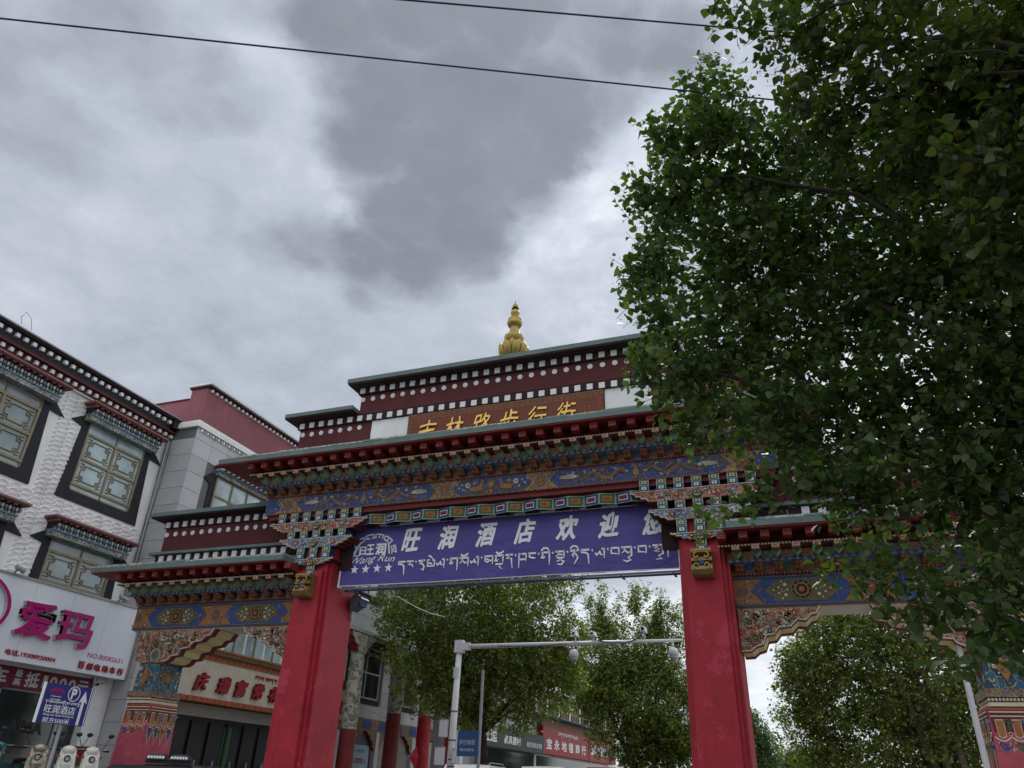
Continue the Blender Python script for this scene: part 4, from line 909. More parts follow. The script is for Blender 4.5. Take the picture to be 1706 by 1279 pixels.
# AIMA sign board
SX = -18.7
sg = thing('shop_signboard', 'large white sign box with magenta characters above the scooter shop', 'sign', (SX, -2, 3.82))
b = MB(); b.box(-19.69, SX, -9.4, 2.70, 3.84, 5.80, signw); b.build('sign_box', sg)
b = MB(); b.box(-19.69, SX+.03, -9.4, 2.74, 5.802, 5.86, steel); b.box(SX-.02, SX+.012, 2.66, 2.73, 3.84, 5.80, steel); b.build('sign_edge', sg)
b = MB()
for k in range(10): b.box(SX, SX+.0025, 2.66-1.2*k-.004, 2.66-1.2*k, 3.85, 5.79, steel)
b.build('panel_joint', sg)
letters('letter', '爱', (SX+.05, -.72, 4.88), sg, Y_, Z_, (magenta, edgew), width=1.06, height=.86, extr=.11, bold=.022)
letters('letter', '玛', (SX+.05, .50, 4.85), sg, Y_, Z_, (magenta, edgew), width=1.10, height=.86, extr=.11, bold=.022)
b = MB(); c_ = (-2.62, 4.95)
rr = [(1.04, .07), ]
def ringx(b, cy, cz, ro, ri, x0, x1, m, ms, n=40):
    for i in range(n):
        t0, t1 = 2*math.pi*i/n, 2*math.pi*(i+1)/n
        q = [(cy+ro*math.cos(t0), cz+ro*.72*math.sin(t0)), (cy+ro*math.cos(t1), cz+ro*.72*math.sin(t1)), (cy+ri*math.cos(t1), cz+ri*.72*math.sin(t1)), (cy+ri*math.cos(t0), cz+ri*.72*math.sin(t0))]
        b.prism(q, 'x', x0, x1, m, ms)
ringx(b, c_[0], c_[1], 1.08, .98, SX+.0, SX+.11, magenta, edgew); b.build('logo_ring', sg)
letters('letter', '电话,19308920004', (SX+.004, -.50, 4.03), sg, Y_, Z_, signr, width=1.46, height=.14, extr=.03, bold=.012)
letters('letter', 'NO.80082631', (SX+.004, 1.80, 4.31), sg, Y_, Z_, magenta, width=1.24, height=.13, bold=.01)
for i, ch in enumerate('百创电动车行'): letters('letter', ch, (SX+.02, 1.06+i*.272, 4.03), sg, Y_, Z_, signr, width=.19, height=.175, extr=.03, bold=.022)
for y in (-1.7, 1.68):
    l = MB(); l.tube([(SX+.0, y, 5.86), (SX+.10, y, 5.95), (SX+.14, y-.1, 5.96)], .03, 6, steel); l.tube([(SX+.16, y+.14, 5.93), (SX+.16, y-.12, 5.99)], [.075, .05], 10, steel); l.build('spot_lamp', sg)
b = MB(); b.box(SX-.9, SX-.3, 2.0, 2.4, 3.70, 3.83, steel); b.build('camera_box', sg)
cm = thing('security_camera', 'small grey camera hanging below the right end of the white sign', 'camera', (SX-.1, 1.75, 3.7))
b = MB(); b.tube([(SX-.1, 1.75, 3.84), (SX-.1, 1.75, 3.66)], .02, 6, steel); b.build('bracket', cm)
b = MB(); b.tube([(SX-.12, 1.78, 3.64), (SX+.18, 1.62, 3.60)], .055, 8, steel); b.build('housing', cm)
b = MB(); b.tube([(SX+.18, 1.62, 3.60), (SX+.195, 1.612, 3.598)], .04, 8, black); b.build('lens', cm)

# ------------------------------------------------------------------ grey tiled building
GX = -18.5
gb = thing('tiled_building', 'grey stone tiled building with mauve parapet standing behind the left end of the gate', 'building', (GX-4, 12, GZ))
b = MB(); b.box(GX-9, GX-.02, 2.77, 23, GZ-.1, 12.2, grout); b.build('wall_core', gb)
tn = 0; TM = {}
def tile(w, h, ax, k):
    key = (w, h, ax, k)
    if key not in TM:
        b = MB(); (b.box(0, .025, 0, w-.012, 0, h-.012, tile_m[k]) if ax == 'x' else b.box(0, w-.012, -.025, 0, 0, h-.012, tile_m[k])); TM[key] = b.mesh('stone_tile')
    return TM[key]
openings = [(3.92, 7.6, 9.0, 10.98), (8.3, 11.5, 9.0, 10.98), (3.9, 12.2, 3.3, 7.1), (13.0, 16.0, 8.85, 10.9), (14.05, 16.95, 4.45, 7.0), (17.9, 20.4, 4.45, 7.0), (17.1, 20.3, GZ, 3.4), (12.4, 22.9, 3.35, 3.95), (15.0, 16.7, GZ, 3.0)]
for r_ in range(19):
    z = .97+r_*.589+.0
    if z > 11.85: break
    for c in range(25):
        y = 2.76+c*.80; 
        if y > 22.4: continue
        if (y > 8.5 and z > 9.6): continue           # hidden by the gate
        if any(y+.7 > o[0] and y+.1 < o[1] and z+.5 > o[2] and z+.1 < o[3] for o in openings): continue
        h = .589 if z+.589 < 11.95 else 11.95-z
        inst(tile(.80, round(h, 3), 'x', rnd.choice((0, 1, 1, 2))), 'stone_tile', gb, loc=(GX-.02, y, z)); tn += 1
    if z+.589 < 12: inst(tile(1.18, .589, 'y', rnd.choice((0, 1))), 'stone_tile', gb, loc=(GX-1.19, 2.77, z)); tn += 1
b = MB(); b.box(GX-1.3, GX+.09, 2.66, 23, 11.96, 12.12, whitep); b.box(GX-1.3, GX+.05, 2.70, 23, 12.122, 12.2, stucco); b.build('ledge', gb)
b = MB(); b.tube([(GX-1.1, 2.72, 11.9), (GX-1.1, 2.70, 8), (GX-1.12, 2.72, 3.3)], .03, 6, steel); b.tube([(GX-1.0, 2.72, 12.0), (GX-.96, 2.73, 10.2), (GX-1.03, 2.72, 8.8), (GX-.98, 2.72, 6.5)], .010, 4, black); b.build('service_pipe', gb)
b = MB(); b.box(GX-.75, GX-.02, 2.80, 23, 12.2, 13.50, parapet); b.box(GX-5, GX-.751, 2.80, 3.2, 12.2, 13.12, parapet); b.box(GX-5, GX-.76, 2.76, 3.24, 13.122, 13.17, maroon); b.build('parapet', gb)
b = MB(); b.box(GX-.80, GX+.10, 2.74, 23, 13.50, 13.57, maroond); b.box(GX-.85, GX+.20, 2.68, 23, 13.572, 13.65, whitep); b.build('parapet_coping', gb)
s2 = sq_side(.085, .09, .09)
for i in range(24): inst(s2, 'beam_end', gb, loc=(GX-.02, 2.95+i*.235, 13.42))
b = MB(); n = 60
for i in range(n): b.box(GX-.02, GX+.06, 2.9+i*.14, 2.97+i*.14, 11.84, 11.93, tile_m[0] if i % 2 else stucco)
b.build('dentil_strip', gb, kind='stuff')
def plain_window(par, X, y0, y1, z0, z1, gl, fm, ny=3, nz=1, canopy=True, sur=.25):
    b = MB(); b.box(X-.03, X+.03, y0-sur, y1+sur, z0-sur, z1+.05, blackf); b.prism([(y0-sur, z1-.35), (y0-sur+.001, z1+.05), (y0-sur-.35, z1-.22)], 'x', X-.03, X+.032, blackf); b.prism([(y1+sur, z1-.35), (y1+sur-.001, z1+.05), (y1+sur+.35, z1-.22)], 'x', X-.03, X+.032, blackf)
    w_ = b.build('window', par)
    b = MB(); b.box(X+.02, X+.04, y0, y1, z0, z1, gl); b.build('pane', w_)
    b = MB()
    for i in range(ny+1): y = y0+(y1-y0)*i/ny; b.box(X+.04, X+.085, y-.03, y+.03, z0, z1, fm)
    for j in range(nz+2): z = z0+(z1-z0)*j/(nz+1); b.box(X+.04, X+.08, y0-.03, y1+.03, z-.03, z+.03, fm)
    b.build('window_frame', w_)
    if canopy:
        c = MB(); c.box(X, X+.18, y0-.1, y1+.1, z1+.0, z1+.14, bz_canopy); c.box(X, X+.24, y0-.14, y1+.14, z1+.142, z1+.19, lblue)
        n = int((y1-y0+.2)/.13)
        for i in range(n): y = y0-.08+i*.13; c.box(X, X+.32, y, y+.08, z1+.192, z1+.27, brown if i % 2 else stucco)
        c.box(X, X+.42, y0-.18, y1+.18, z1+.272, z1+.36, maroon); c.build('canopy', w_)
    return w_
plain_window(gb, GX, 4.12, 7.4, 9.30, 10.66, pane, brass, 4, 1)
plain_window(gb, GX, 8.5, 11.3, 9.30, 10.66, pane, brass, 4, 1)
plain_window(gb, GX, 13.3, 15.7, 9.0, 10.5, pane, brass, 3, 0, False)
plain_window(gb, GX, 14.3, 16.7, 4.7, 6.75, paned, steel, 2, 1, False); plain_window(gb, GX, 18.1, 20.2, 4.7, 6.75, paned, steel, 2, 1, False)
b = MB(); b.box(GX-.03, GX+.02, 4.0, 12.1, 5.12, 6.4, pane); cu_ = b.build('curtain_window', gb)
b = MB()
for i in range(16): y = 4.0+i*.54; b.box(GX+.02, GX+.07, y-.025, y+.025, 5.1, 6.42, brass if i % 2 else stucco)
b.build('window_frame', cu_)
b = MB(); b.box(GX-.02, GX+.04, 4.0, 12.1, 6.42, 7.08, tile_m[0]); b.build('spandrel', gb)
b = MB(); b.box(GX-.02, GX+.9, 12.3, 22.9, 7.05, 7.15, tile_m[1]); b.box(GX-.02, GX+.8, 12.4, 22.9, 6.9, 7.05, bz_brown); b.box(GX-.02, GX+.7, 12.4, 22.9, 6.78, 6.9, maroond); b.build('eave_ledge', gb)
b = MB(); b.box(GX-.02, GX+.03, 12.4, 22.9, 3.42, 3.92, bz_brown)
for i in range(7): b.box(GX+.03, GX+.045, 12.9+i*1.45, 13.6+i*1.45, 3.5, 3.84, blue)
b.build('painted_band', gb)
b = MB(); b.box(GX-.02, GX+.01, 17.2, 20.2, GZ, 3.35, shutter)
for i in range(26): b.box(GX+.01, GX+.03, 17.2, 20.2, .4+i*.11, .46+i*.11, shutter)
b.build('roller_shutter', gb)
for y in (16.9, 20.35, 14.7):
    b = MB(); b.box(GX, GX+.22, y-.14, y+.14, GZ, 3.4, tile_m[2]); b.build('pier', gb)
for (y, s_) in ((16.72, -1), (17.08, 1), (20.2, -1), (14.86, 1)):
    b = MB(); b.prism([(y, 3.4), (y+s_*.8, 3.4), (y+s_*.65, 3.28), (y+s_*.5, 3.26), (y+s_*.42, 3.1), (y+s_*.25, 3.05), (y+s_*.18, 2.8), (y, 2.7)], 'x', GX+.03, GX+.2, bz_brown, dred); b.build('arch_bracket', gb)
# colonnade on the pavement side
for i, (y, zr) in enumerate(((12.5, 3.25), (16.0, 4.1), (18.95, 4.25), (22.0, 4.2))):
    c = thing('painted_column', ('dark red column with worn white painted top beside the end of the cream sign', 'dark red column with white painted upper half second from the cream sign', 'brighter red column with white top partly behind the street tree leaves', 'far red column hidden deep behind the street tree')[i], 'column', (-17.1, y, GZ), 'columns along the tiled building')
    b = MB(); b.lathe([(.33, 0), (.31, zr-GZ)], (-17.1, y, GZ), 20, dred if i < 2 else red); b.build('shaft', c, smooth=False)
    b = MB(); b.lathe([(.31, zr), (.315, zr+.02), (.30, 5.35), (.33, 5.38), (.33, 5.44), (.29, 5.46), (.28, 6.0), (.34, 6.08)], (-17.1, y, 0), 20, whitep if 0 else busy_c if False else bz_white if 'bz_white' in globals() else globals().setdefault('bz_white', busy('painted_white', (.42, .40, .36), [(.40, .38, .34), (.2, .16, .08), (.18, .24, .2), (.45, .43, .4), (.1, .12, .12)], 9, (.3, .28, .22), .03, .6))); b.build('painted_top', c)
    b = MB(); b.prism([(y-.9, 6.78), (y-.9, 6.62), (y-.7, 6.55), (y-.62, 6.4), (y-.42, 6.33), (y-.32, 6.1), (y+.32, 6.1), (y+.42, 6.33), (y+.62, 6.4), (y+.7, 6.55), (y+.9, 6.62), (y+.9, 6.78)], 'x', -17.3, -16.9, bz_white, dred); b.build('capital', c)
# gold shop sign
gs_ = thing('shop_signboard', 'long cream stone sign with raised red characters and an orange patterned border', 'sign', (-18.1, 8.7, 3.5))
b = MB(); b.box(-18.46, -17.8, 3.6, 13.2, 3.60, 4.80, marble); b.build('sign_panel', gs_)
b = MB(); b.box(-18.46, -17.77, 3.6, 13.26, 3.48, 3.62, orange); b.box(-18.46, -17.77, 3.6, 13.26, 4.70, 4.86, orange); b.box(-18.46, -17.771, 13.12, 13.262, 3.62, 4.70, orange); bo = b.build('border', gs_)
a = App((-17.77, 0, 0), (0, 1, 0), Z_)
for i in range(32):
    y = 3.75+i*.295
    for z, h_ in ((3.55, .05), (4.78, .055)): a.strip([(y-.08, z+h_), (y, z), (y-.08, z-h_)], .045, red, .01); a.disc(y+.09, z, .05, gold, .012, 8, sy=.7)
a.mb.build('border_pattern', gs_, kind='stuff')
b = MB(); b.box(-18.46, -17.70, 3.5, 13.35, 4.87, 4.99, bz_brown)
for i in range(94): y = 3.52+i*.104; b.box(-17.70, -17.66, y, y+.06, 4.885, 4.93, gold); b.box(-17.72, -17.64, y+.02, y+.09, 4.995, 5.05, ochre)
b.box(-18.46, -17.68, 3.48, 13.37, 4.99, 5.06, bz_brown); b.build('sign_roof', gs_)
for ch, y in zip('庆瑞富常有金珠阁', (4.73, 5.76, 6.62, 7.52, 8.40, 9.6, 10.8, 12.75)): letters('letter', ch, (-17.74, y, 4.03), gs_, Y_, Z_, (dred2, dred), width=.50, height=.48, extr=.10, bold=.030, brush=.03, shear=.1)
tibetan('bod.ljs', 0, 0, 0, .1, .01, gs_, signr) if False else None
tibetan('gs.mdn.bn.gyr.dngl.rin', -17.78, 7.3, 4.42, .11, .035, gs_, signr, u=Y_, maxw=4.2)
b = MB(); b.box(-18.46, -18.2, 3.7, 13.1, 3.1, 3.46, shutter)
for i in range(6): b.box(-18.2, -18.17, 3.7, 13.1, 3.12+i*.058, 3.15+i*.058, shutter)
b.build('shutter_box', gb)
b = MB(); b.box(-18.47, -18.40, 3.7, 13.1, GZ, 3.1, mat('door_glass', (.012, .014, .016), .3, .5, 1.5, 0, spec=.25)); gd = b.build('glass_doors', gb)
b = MB()
for i in range(12): y = 3.75+i*.84; b.box(-18.40, -18.33, y-.05, y+.05, GZ, 3.1, black)
b.box(-18.40, -18.34, 3.7, 13.1, 3.0, 3.1, black)
for i in range(11): b.box(-18.33, -18.30, 4.1+i*.84, 4.13+i*.84, 1.2, 1.9, steel)
b.build('door_frame', gd)
b = MB(); b.box(-18.40, -18.38, 7.0, 7.35, 1.0, 2.9, green); b.build('green_strip', gd)
po = MB(); po.box(GX+.02, GX+.05, 15.1, 16.55, 1.2, 2.85, mat('poster_blue', (.30, .42, .5), .5, .1)); po_ = po.build('poster'); tag(po_, 'pale blue poster with a lotus drawing and red characters beyond the red pillar', 'poster'); WL[po_.name] = Vector((0, 0, 0))
letters('letter', '文明城市', (GX+.053, 15.8, 2.62), po_, Y_, Z_, black, width=.8, height=.14); letters('letter', '日喀则人', (GX+.053, 15.85, 2.25), po_, Y_, Z_, signr, width=1.1, height=.22, bold=.02)
a = App((GX+.052, 15.7, 1.75), (0, 1, 0), Z_)
for k in range(9): t = math.pi*k/8; a.poly([(0, 0), (.35*math.cos(t-.12), .25*math.sin(t-.12)), (.45*math.cos(t), .34*math.sin(t)), (.35*math.cos(t+.12), .25*math.sin(t+.12))], pearl if k % 2 else pgreen, .003+.001*k)
a.mb.build('lotus_drawing', po_)
# far row of shops
fb = thing('shop_row_building', 'weathered grey building with dark shop fascia behind the street trees', 'building', (-21, 30, GZ))
b = MB(); b.box(-25, -17.6, 24, 36.5, GZ-.1, 10.5, tile_m[1]); b.build('wall', fb)
for i in range(4):
    for z in (5.3, 8.0): plain_window(fb, -17.6, 25+i*3, 26.8+i*3, z, z+1.5, paned, brass, 2, 1, False, .15)
b = MB(); b.box(-17.6, -17.0, 24.2, 36.3, 3.42, 4.5, mat('fascia_dark_green', (.04, .055, .055), .6, .2)); fs_ = b.build('fascia', fb)
letters('letter', '旺迪', (-16.99, 26.9, 3.98), fs_, Y_, Z_, printw, width=2.0, height=.62, bold=.03); letters('letter', '家具建材', (-16.99, 30.4, 3.9), fs_, Y_, Z_, printw, width=2.8, height=.45, bold=.02); letters('letter', '藏式家具批发零售', (-16.99, 34.4, 3.85), fs_, Y_, Z_, printw, width=2.9, height=.3)
b = MB(); b.box(-17.9, -17.58, 24.3, 36, GZ, 3.4, paned); b.build('shop_glass', fb)
cb_ = thing('carpet_shop_building', 'far building with gold lattice windows above a red shop fascia and blue metal awning', 'building', (-21, 46, GZ))
b = MB(); b.box(-25, -17.9, 36.6, 60, GZ-.1, 10.8, stucco); b.build('wall', cb_)
b = MB(); b.box(-17.9, -17.4, 36.6, 60, 10.2, 10.85, maroon); b.box(-17.9, -17.3, 36.6, 60, 10.852, 10.95, tile_m[1]); b.build('cornice', cb_)
for i in range(8):
    for z in (6.0, 8.3): plain_window(cb_, -17.9, 37.2+i*2.8, 39.2+i*2.8, z, z+1.6, mat('lattice_ochre', (.16, .11, .045), .7, .3) if (i, z) == (0, 6.0) else MATS['lattice_ochre'], brass, 3, 2, False, .12)
b = MB()
for i in range(30): y = 35.2+i*.62; b.prism([(y, 5.75), (y+.3, 5.80), (y+.61, 5.75)], 'x', -17.9, -16.6, mat('awning_blue', (.06, .16, .30), .5, .2) if i == 0 else MATS['awning_blue'])
aw = b.build('awning', cb_); 
b = MB(); b.box(-17.9, -17.2, 36.7, 48, 3.5, 5.15, signred if 0 else mat('fascia_red', (.28, .02, .02), .5, .1)); b.box(-17.9, -17.2, 48.2, 57, 3.5, 5.05, MATS['fascia_red']); b.box(-17.9, -17.25, 36.6, 57.2, 5.16, 5.7, brown); f2 = b.build('fascia', cb_)
for i, ch in enumerate('宝永地毯商行'): letters('letter', ch, (-17.19, 38+i*1.72, 4.15), f2, Y_, Z_, printw, width=1.15, height=.62, bold=.02)
letters('letter', '藏毯批发零售中心', (-17.19, 52.5, 4.3), f2, Y_, Z_, printw, width=7.6, height=.7, bold=.02); tibetan('bod.gn.ts.rum.khng', 0, 0, 0, .1, .1, f2, printw) if False else None
tibetan('bod.grm.dNr.mls', -17.18, 40, 4.72, .22, .05, f2, printw, u=Y_, maxw=5) if False else tibetan('bd.grm.dNr.mls', -17.18, 40, 4.72, .22, .05, f2, printw, u=Y_, maxw=5)
b = MB(); b.box(-18, -17.88, 36.8, 57, GZ, 3.4, paned); b.build('shop_glass', cb_)

# ------------------------------------------------------------------ camera gantry, street sign, cables
gt = thing('camera_gantry', 'tall pale grey traffic camera pole with a long horizontal arm beyond the gate', 'pole', (-11.05, 9, GZ))
b = MB(); b.tube([(-11.05, 9, GZ), (-11.05, 9, 2.6), (-11.0, 9, 5.75)], [.13, .115, .095], 12, polew); b.build('pole', gt, smooth=True)
b = MB()
for z in (2.0, 2.2, 2.75, 3.6, 4.7): b.tube([(-11.04, 9, z), (-11.04, 9, z+.03)], .122, 12, black if z != 4.7 else polew)
b.tube([(-11.04, 9, 4.62), (-11.04, 9, 4.95)], .125, 12, polew); b.build('clamp_band', gt)
b = MB(); b.box(-11.14, -10.86, 8.88, 9.12, 5.42, 5.82, polew); b.box(-10.86, -10.62, 8.92, 9.08, 5.50, 5.74, polew); b.build('arm_flange', gt)
b = MB(); b.tube([(-10.7, 9, 5.62), (-6.9, 9, 5.64), (-3.55, 9, 5.66)], [.08, .062, .045], 10, polew); b.build('arm', gt, smooth=True)
b = MB(); b.tube([(-6.2, 8.93, 5.7), (-5.8, 8.9, 5.62), (-5.3, 8.9, 5.6), (-4.9, 8.93, 5.72), (-4.75, 8.95, 5.9)], .018, 5, black); b.tube([(-9.6, 8.9, 5.6), (-8.4, 8.9, 5.55), (-7.2, 8.92, 5.62)], .012, 4, black); b.build('cable', gt)
for i, x in enumerate((-7.0, -3.85)):
    c = thing('dome_camera', ('white dome camera hanging under the middle of the gantry arm', 'white dome camera hanging under the free end of the gantry arm')[i], 'camera', (x, 9, 5.3), 'cameras on the gantry arm')
    b = MB(); b.tube([(x, 9, 5.58), (x, 9, 5.45)], .03, 8, polew); b.lathe([(.05, 0), (.12, -.03), (.15, -.10), (.15, -.22), (.12, -.24)][::-1], (x, 9, 5.45), 14, polew); b.build('housing', c, smooth=True)
    b = MB(); b.lathe([(.02, -.40), (.08, -.37), (.125, -.30), (.13, -.245)], (x, 9, 5.45), 14, steel); b.build('dome', c, smooth=True)
for i, (x, h, w_) in enumerate(((-6.95, .22, .16), (-6.35, .20, .18), (-4.72, .30, .15))):
    c = thing('box_camera', ('small boxy camera standing on the gantry arm above the middle dome', 'boxy camera standing on the gantry arm right of the middle dome', 'boxy camera on a short bracket near the free end of the arm')[i], 'camera', (x, 9, 5.7), 'cameras on the gantry arm')
    b = MB(); b.box(x-.02, x+.02, 8.98, 9.02, 5.68, 5.72+h*.7, polew); b.build('bracket', c)
    b = MB(); b.taper(x-w_/2, x+w_/2, 8.75, 9.15, 5.70+h*.7, x-w_*.4, x+w_*.4, 8.80, 9.12, 5.72+h*1.2, polew); b.box(x-w_*.3, x+w_*.3, 8.735, 8.752, 5.72+h*.75, 5.70+h*1.1, black); b.build('housing', c)
for i, (x, y, z0, z1, w_) in enumerate(((-11.32, 8.9, 2.85, 3.35, .22), (-11.42, 8.95, 2.05, 2.55, .26), (-10.78, 8.9, 2.1, 2.5, .28))):
    e = MB().box(x-w_/2, x+w_/2, y-.12, y+.1, z0, z1, polew); e.box(x-w_/2-.01, x+w_/2+.01, y-.13, y+.11, z1, z1+.02, steel)
    e.build('control_box', gt)
fl = thing('flag', 'small red flag on a slanting stick beside the bright red column', 'flag', (-12.0, 8.2, 1.8))
b = MB(); b.tube([(-12.6, 8.2, 1.75), (-12.0, 8.2, 2.35)], .015, 5, steel); b.build('stick', fl)
b = MB(); b.add([(-12.12, 8.2, 2.24), (-11.9, 8.25, 2.55), (-11.75, 8.15, 2.2), (-11.85, 8.2, 1.85)], [(0, 3, 2, 1)], red); b.add([(-12.12, 8.21, 2.24), (-11.9, 8.26, 2.55), (-11.75, 8.16, 2.2), (-11.85, 8.21, 1.85)], [(0, 1, 2, 3)], red); b.build('cloth', fl)
ss = thing('street_sign', 'small blue information board on a post beside the gantry pole', 'sign', (-9.4, 7, GZ))
b = MB(); b.tube([(-9.28, 7.05, GZ), (-9.28, 7.05, 4.6)], .05, 8, steel); b.build('post', ss)
b = MB(); b.box(-9.95, -9.30, 6.96, 7.02, 2.25, 2.92, mat('sign_mid_blue', (.03, .11, .30), .4, .1)); b.box(-9.98, -9.94, 6.95, 7.03, 2.24, 2.93, printw); pl = b.build('panel', ss)
letters('letter', '步行街区', (-9.62, 6.955, 2.62), pl, X_, Z_, printw, width=.5, height=.13); letters('letter', '请勿停车', (-9.62, 6.955, 2.42), pl, X_, Z_, printw, width=.46, height=.08)
wire_m = mat('cable_sheath', (.05, .03, .10), .5, .1)
for i, (p0, p1, lb) in enumerate((((-7.1-6.32*1.2, -12.25-3.84*1.2, 8.45-.83*1.2), (-.784+6.32*.5, -8.41+3.84*.5, 9.33+.42), 'lower dark overhead cable crossing the whole sky to the leafy crown'), ((-2.8-2.19*5, -10.92-1.53*5, 8.55-.7*5), (-.605+2.19*1.6, -9.39+1.53*1.6, 9.25+1.1), 'upper dark overhead cable crossing only the top right of the sky'))):
    pts = [Vector(p0).lerp(Vector(p1), k/30)-Vector((0, 0, .02*math.sin(math.pi*k/30))) for k in range(31)]
    b = MB(); b.tube(pts, .011, 6, wire_m); o = b.build('overhead_cable', smooth=True); tag(o, lb, 'cable', 'overhead cables')
b = MB(); b.tube([(-9.3, 1.4, 5.55), (-9.7, 3.2, 5.68), (-10.2, 5, 5.9), (-10.9, 7.5, 6.3)], .007, 5, whitep); o = b.build('white_cable'); tag(o, 'thin white cable running from under the banner into the street tree', 'cable')
b = MB(); b.tube([(-17.65, 13.3, 4.75), (-17.4, 13.9, 4.15), (-17.2, 15.2, 3.9), (-17.2, 16, 3.85)], .015, 5, steel); o = b.build('loose_wire'); tag(o, 'sagging grey wire from the sign corner to the second column', 'wire')
lp = thing('flood_lamp', 'small blue floodlight on the inner side of the left red pillar under the banner', 'lamp', (CX-4.1, 1.2, 5.3))
b = MB(); b.box(CX-4.06, CX-3.80, 1.1, 1.4, 5.30, 5.55, blue); b.prism([(CX-4.06, 5.2), (CX-3.9, 5.28), (CX-3.74, 5.46), (CX-3.86, 5.56), (CX-4.06, 5.5)], 'y', 1.06, 1.42, sframe); b.build('housing', lp)
b = MB(); b.box(CX-4.12, CX-4.06, 1.2, 1.3, 5.0, 5.4, steel); b.build('bracket', lp)

# parking sign by the scooters
ps = thing('parking_sign', 'blue hotel parking sign with a P and a white arrow above the parked scooters', 'sign', (-14.05, -2.9, GZ))
b = MB(); b.box(-14.06, -14.0, -3.63, -2.49, 2.29, 3.0, bluesg); pl = b.build('panel', ps)
b = MB(); b.box(-14.05, -13.993, -3.635, -3.612, 2.285, 3.005, printw); b.box(-14.05, -13.993, -2.530, -2.515, 2.285, 3.005, printw); b.build('edge_strip', pl)
a = App((-14.0+.002, 0, 0), (0, 1, 0), Z_)
a.ring(-2.93, 2.855, .135, .016, printw, .004, 20); a.poly([(-2.70, 2.30), (-2.635, 2.30), (-2.635, 2.74), (-2.565, 2.70), (-2.667, 2.93), (-2.77, 2.70), (-2.70, 2.74)], printw, .003)
a.mb.build('arrow_mark', pl)
letters('letter', 'P', (-13.997, -2.93, 2.855), pl, Y_, Z_, printw, width=.11, height=.19, bold=.03)
letters('letter', '旺润酒店', (-13.997, -3.15, 2.545), pl, Y_, Z_, printw, width=.72, height=.15, bold=.012)
letters('letter', 'Wang run Hotel Parking lot', (-13.997, -3.15, 2.435), pl, Y_, Z_, printw, width=.72, height=.055, bold=.01)
letters('letter', '前方500米', (-13.997, -3.17, 2.345), pl, Y_, Z_, printw, width=.62, height=.10, bold=.012)
tibetan('dr.hpl.gSl.mGn.kN.l.bs.z|', -13.998, -3.53, 2.645, .045, .009, pl, printw, u=Y_, maxw=.8)
a = App((-13.998, 0, 0), (0, 1, 0), Z_)
for r_ in (.17, .13): a.strip([(-3.33+r_*math.cos(math.pi*k/10), 2.83+r_*.55*math.sin(math.pi*k/10)) for k in range(11)], .016, magenta, .003)
for k in range(4): a.strip([(-3.40+k*.05, 2.84), (-3.40+k*.05, 2.88)], .02, magenta, .003)
for z in (2.80, 2.77, 2.72): a.strip([(-3.45, z), (-3.21, z)], .010, printw if z < 2.8 else magenta, .003)
a.mb.build('hotel_mark', pl)
b = MB(); b.tube([(-14.1, -2.95, GZ), (-14.08, -2.95, 2.5)], .035, 8, steel); b.build('post', ps)

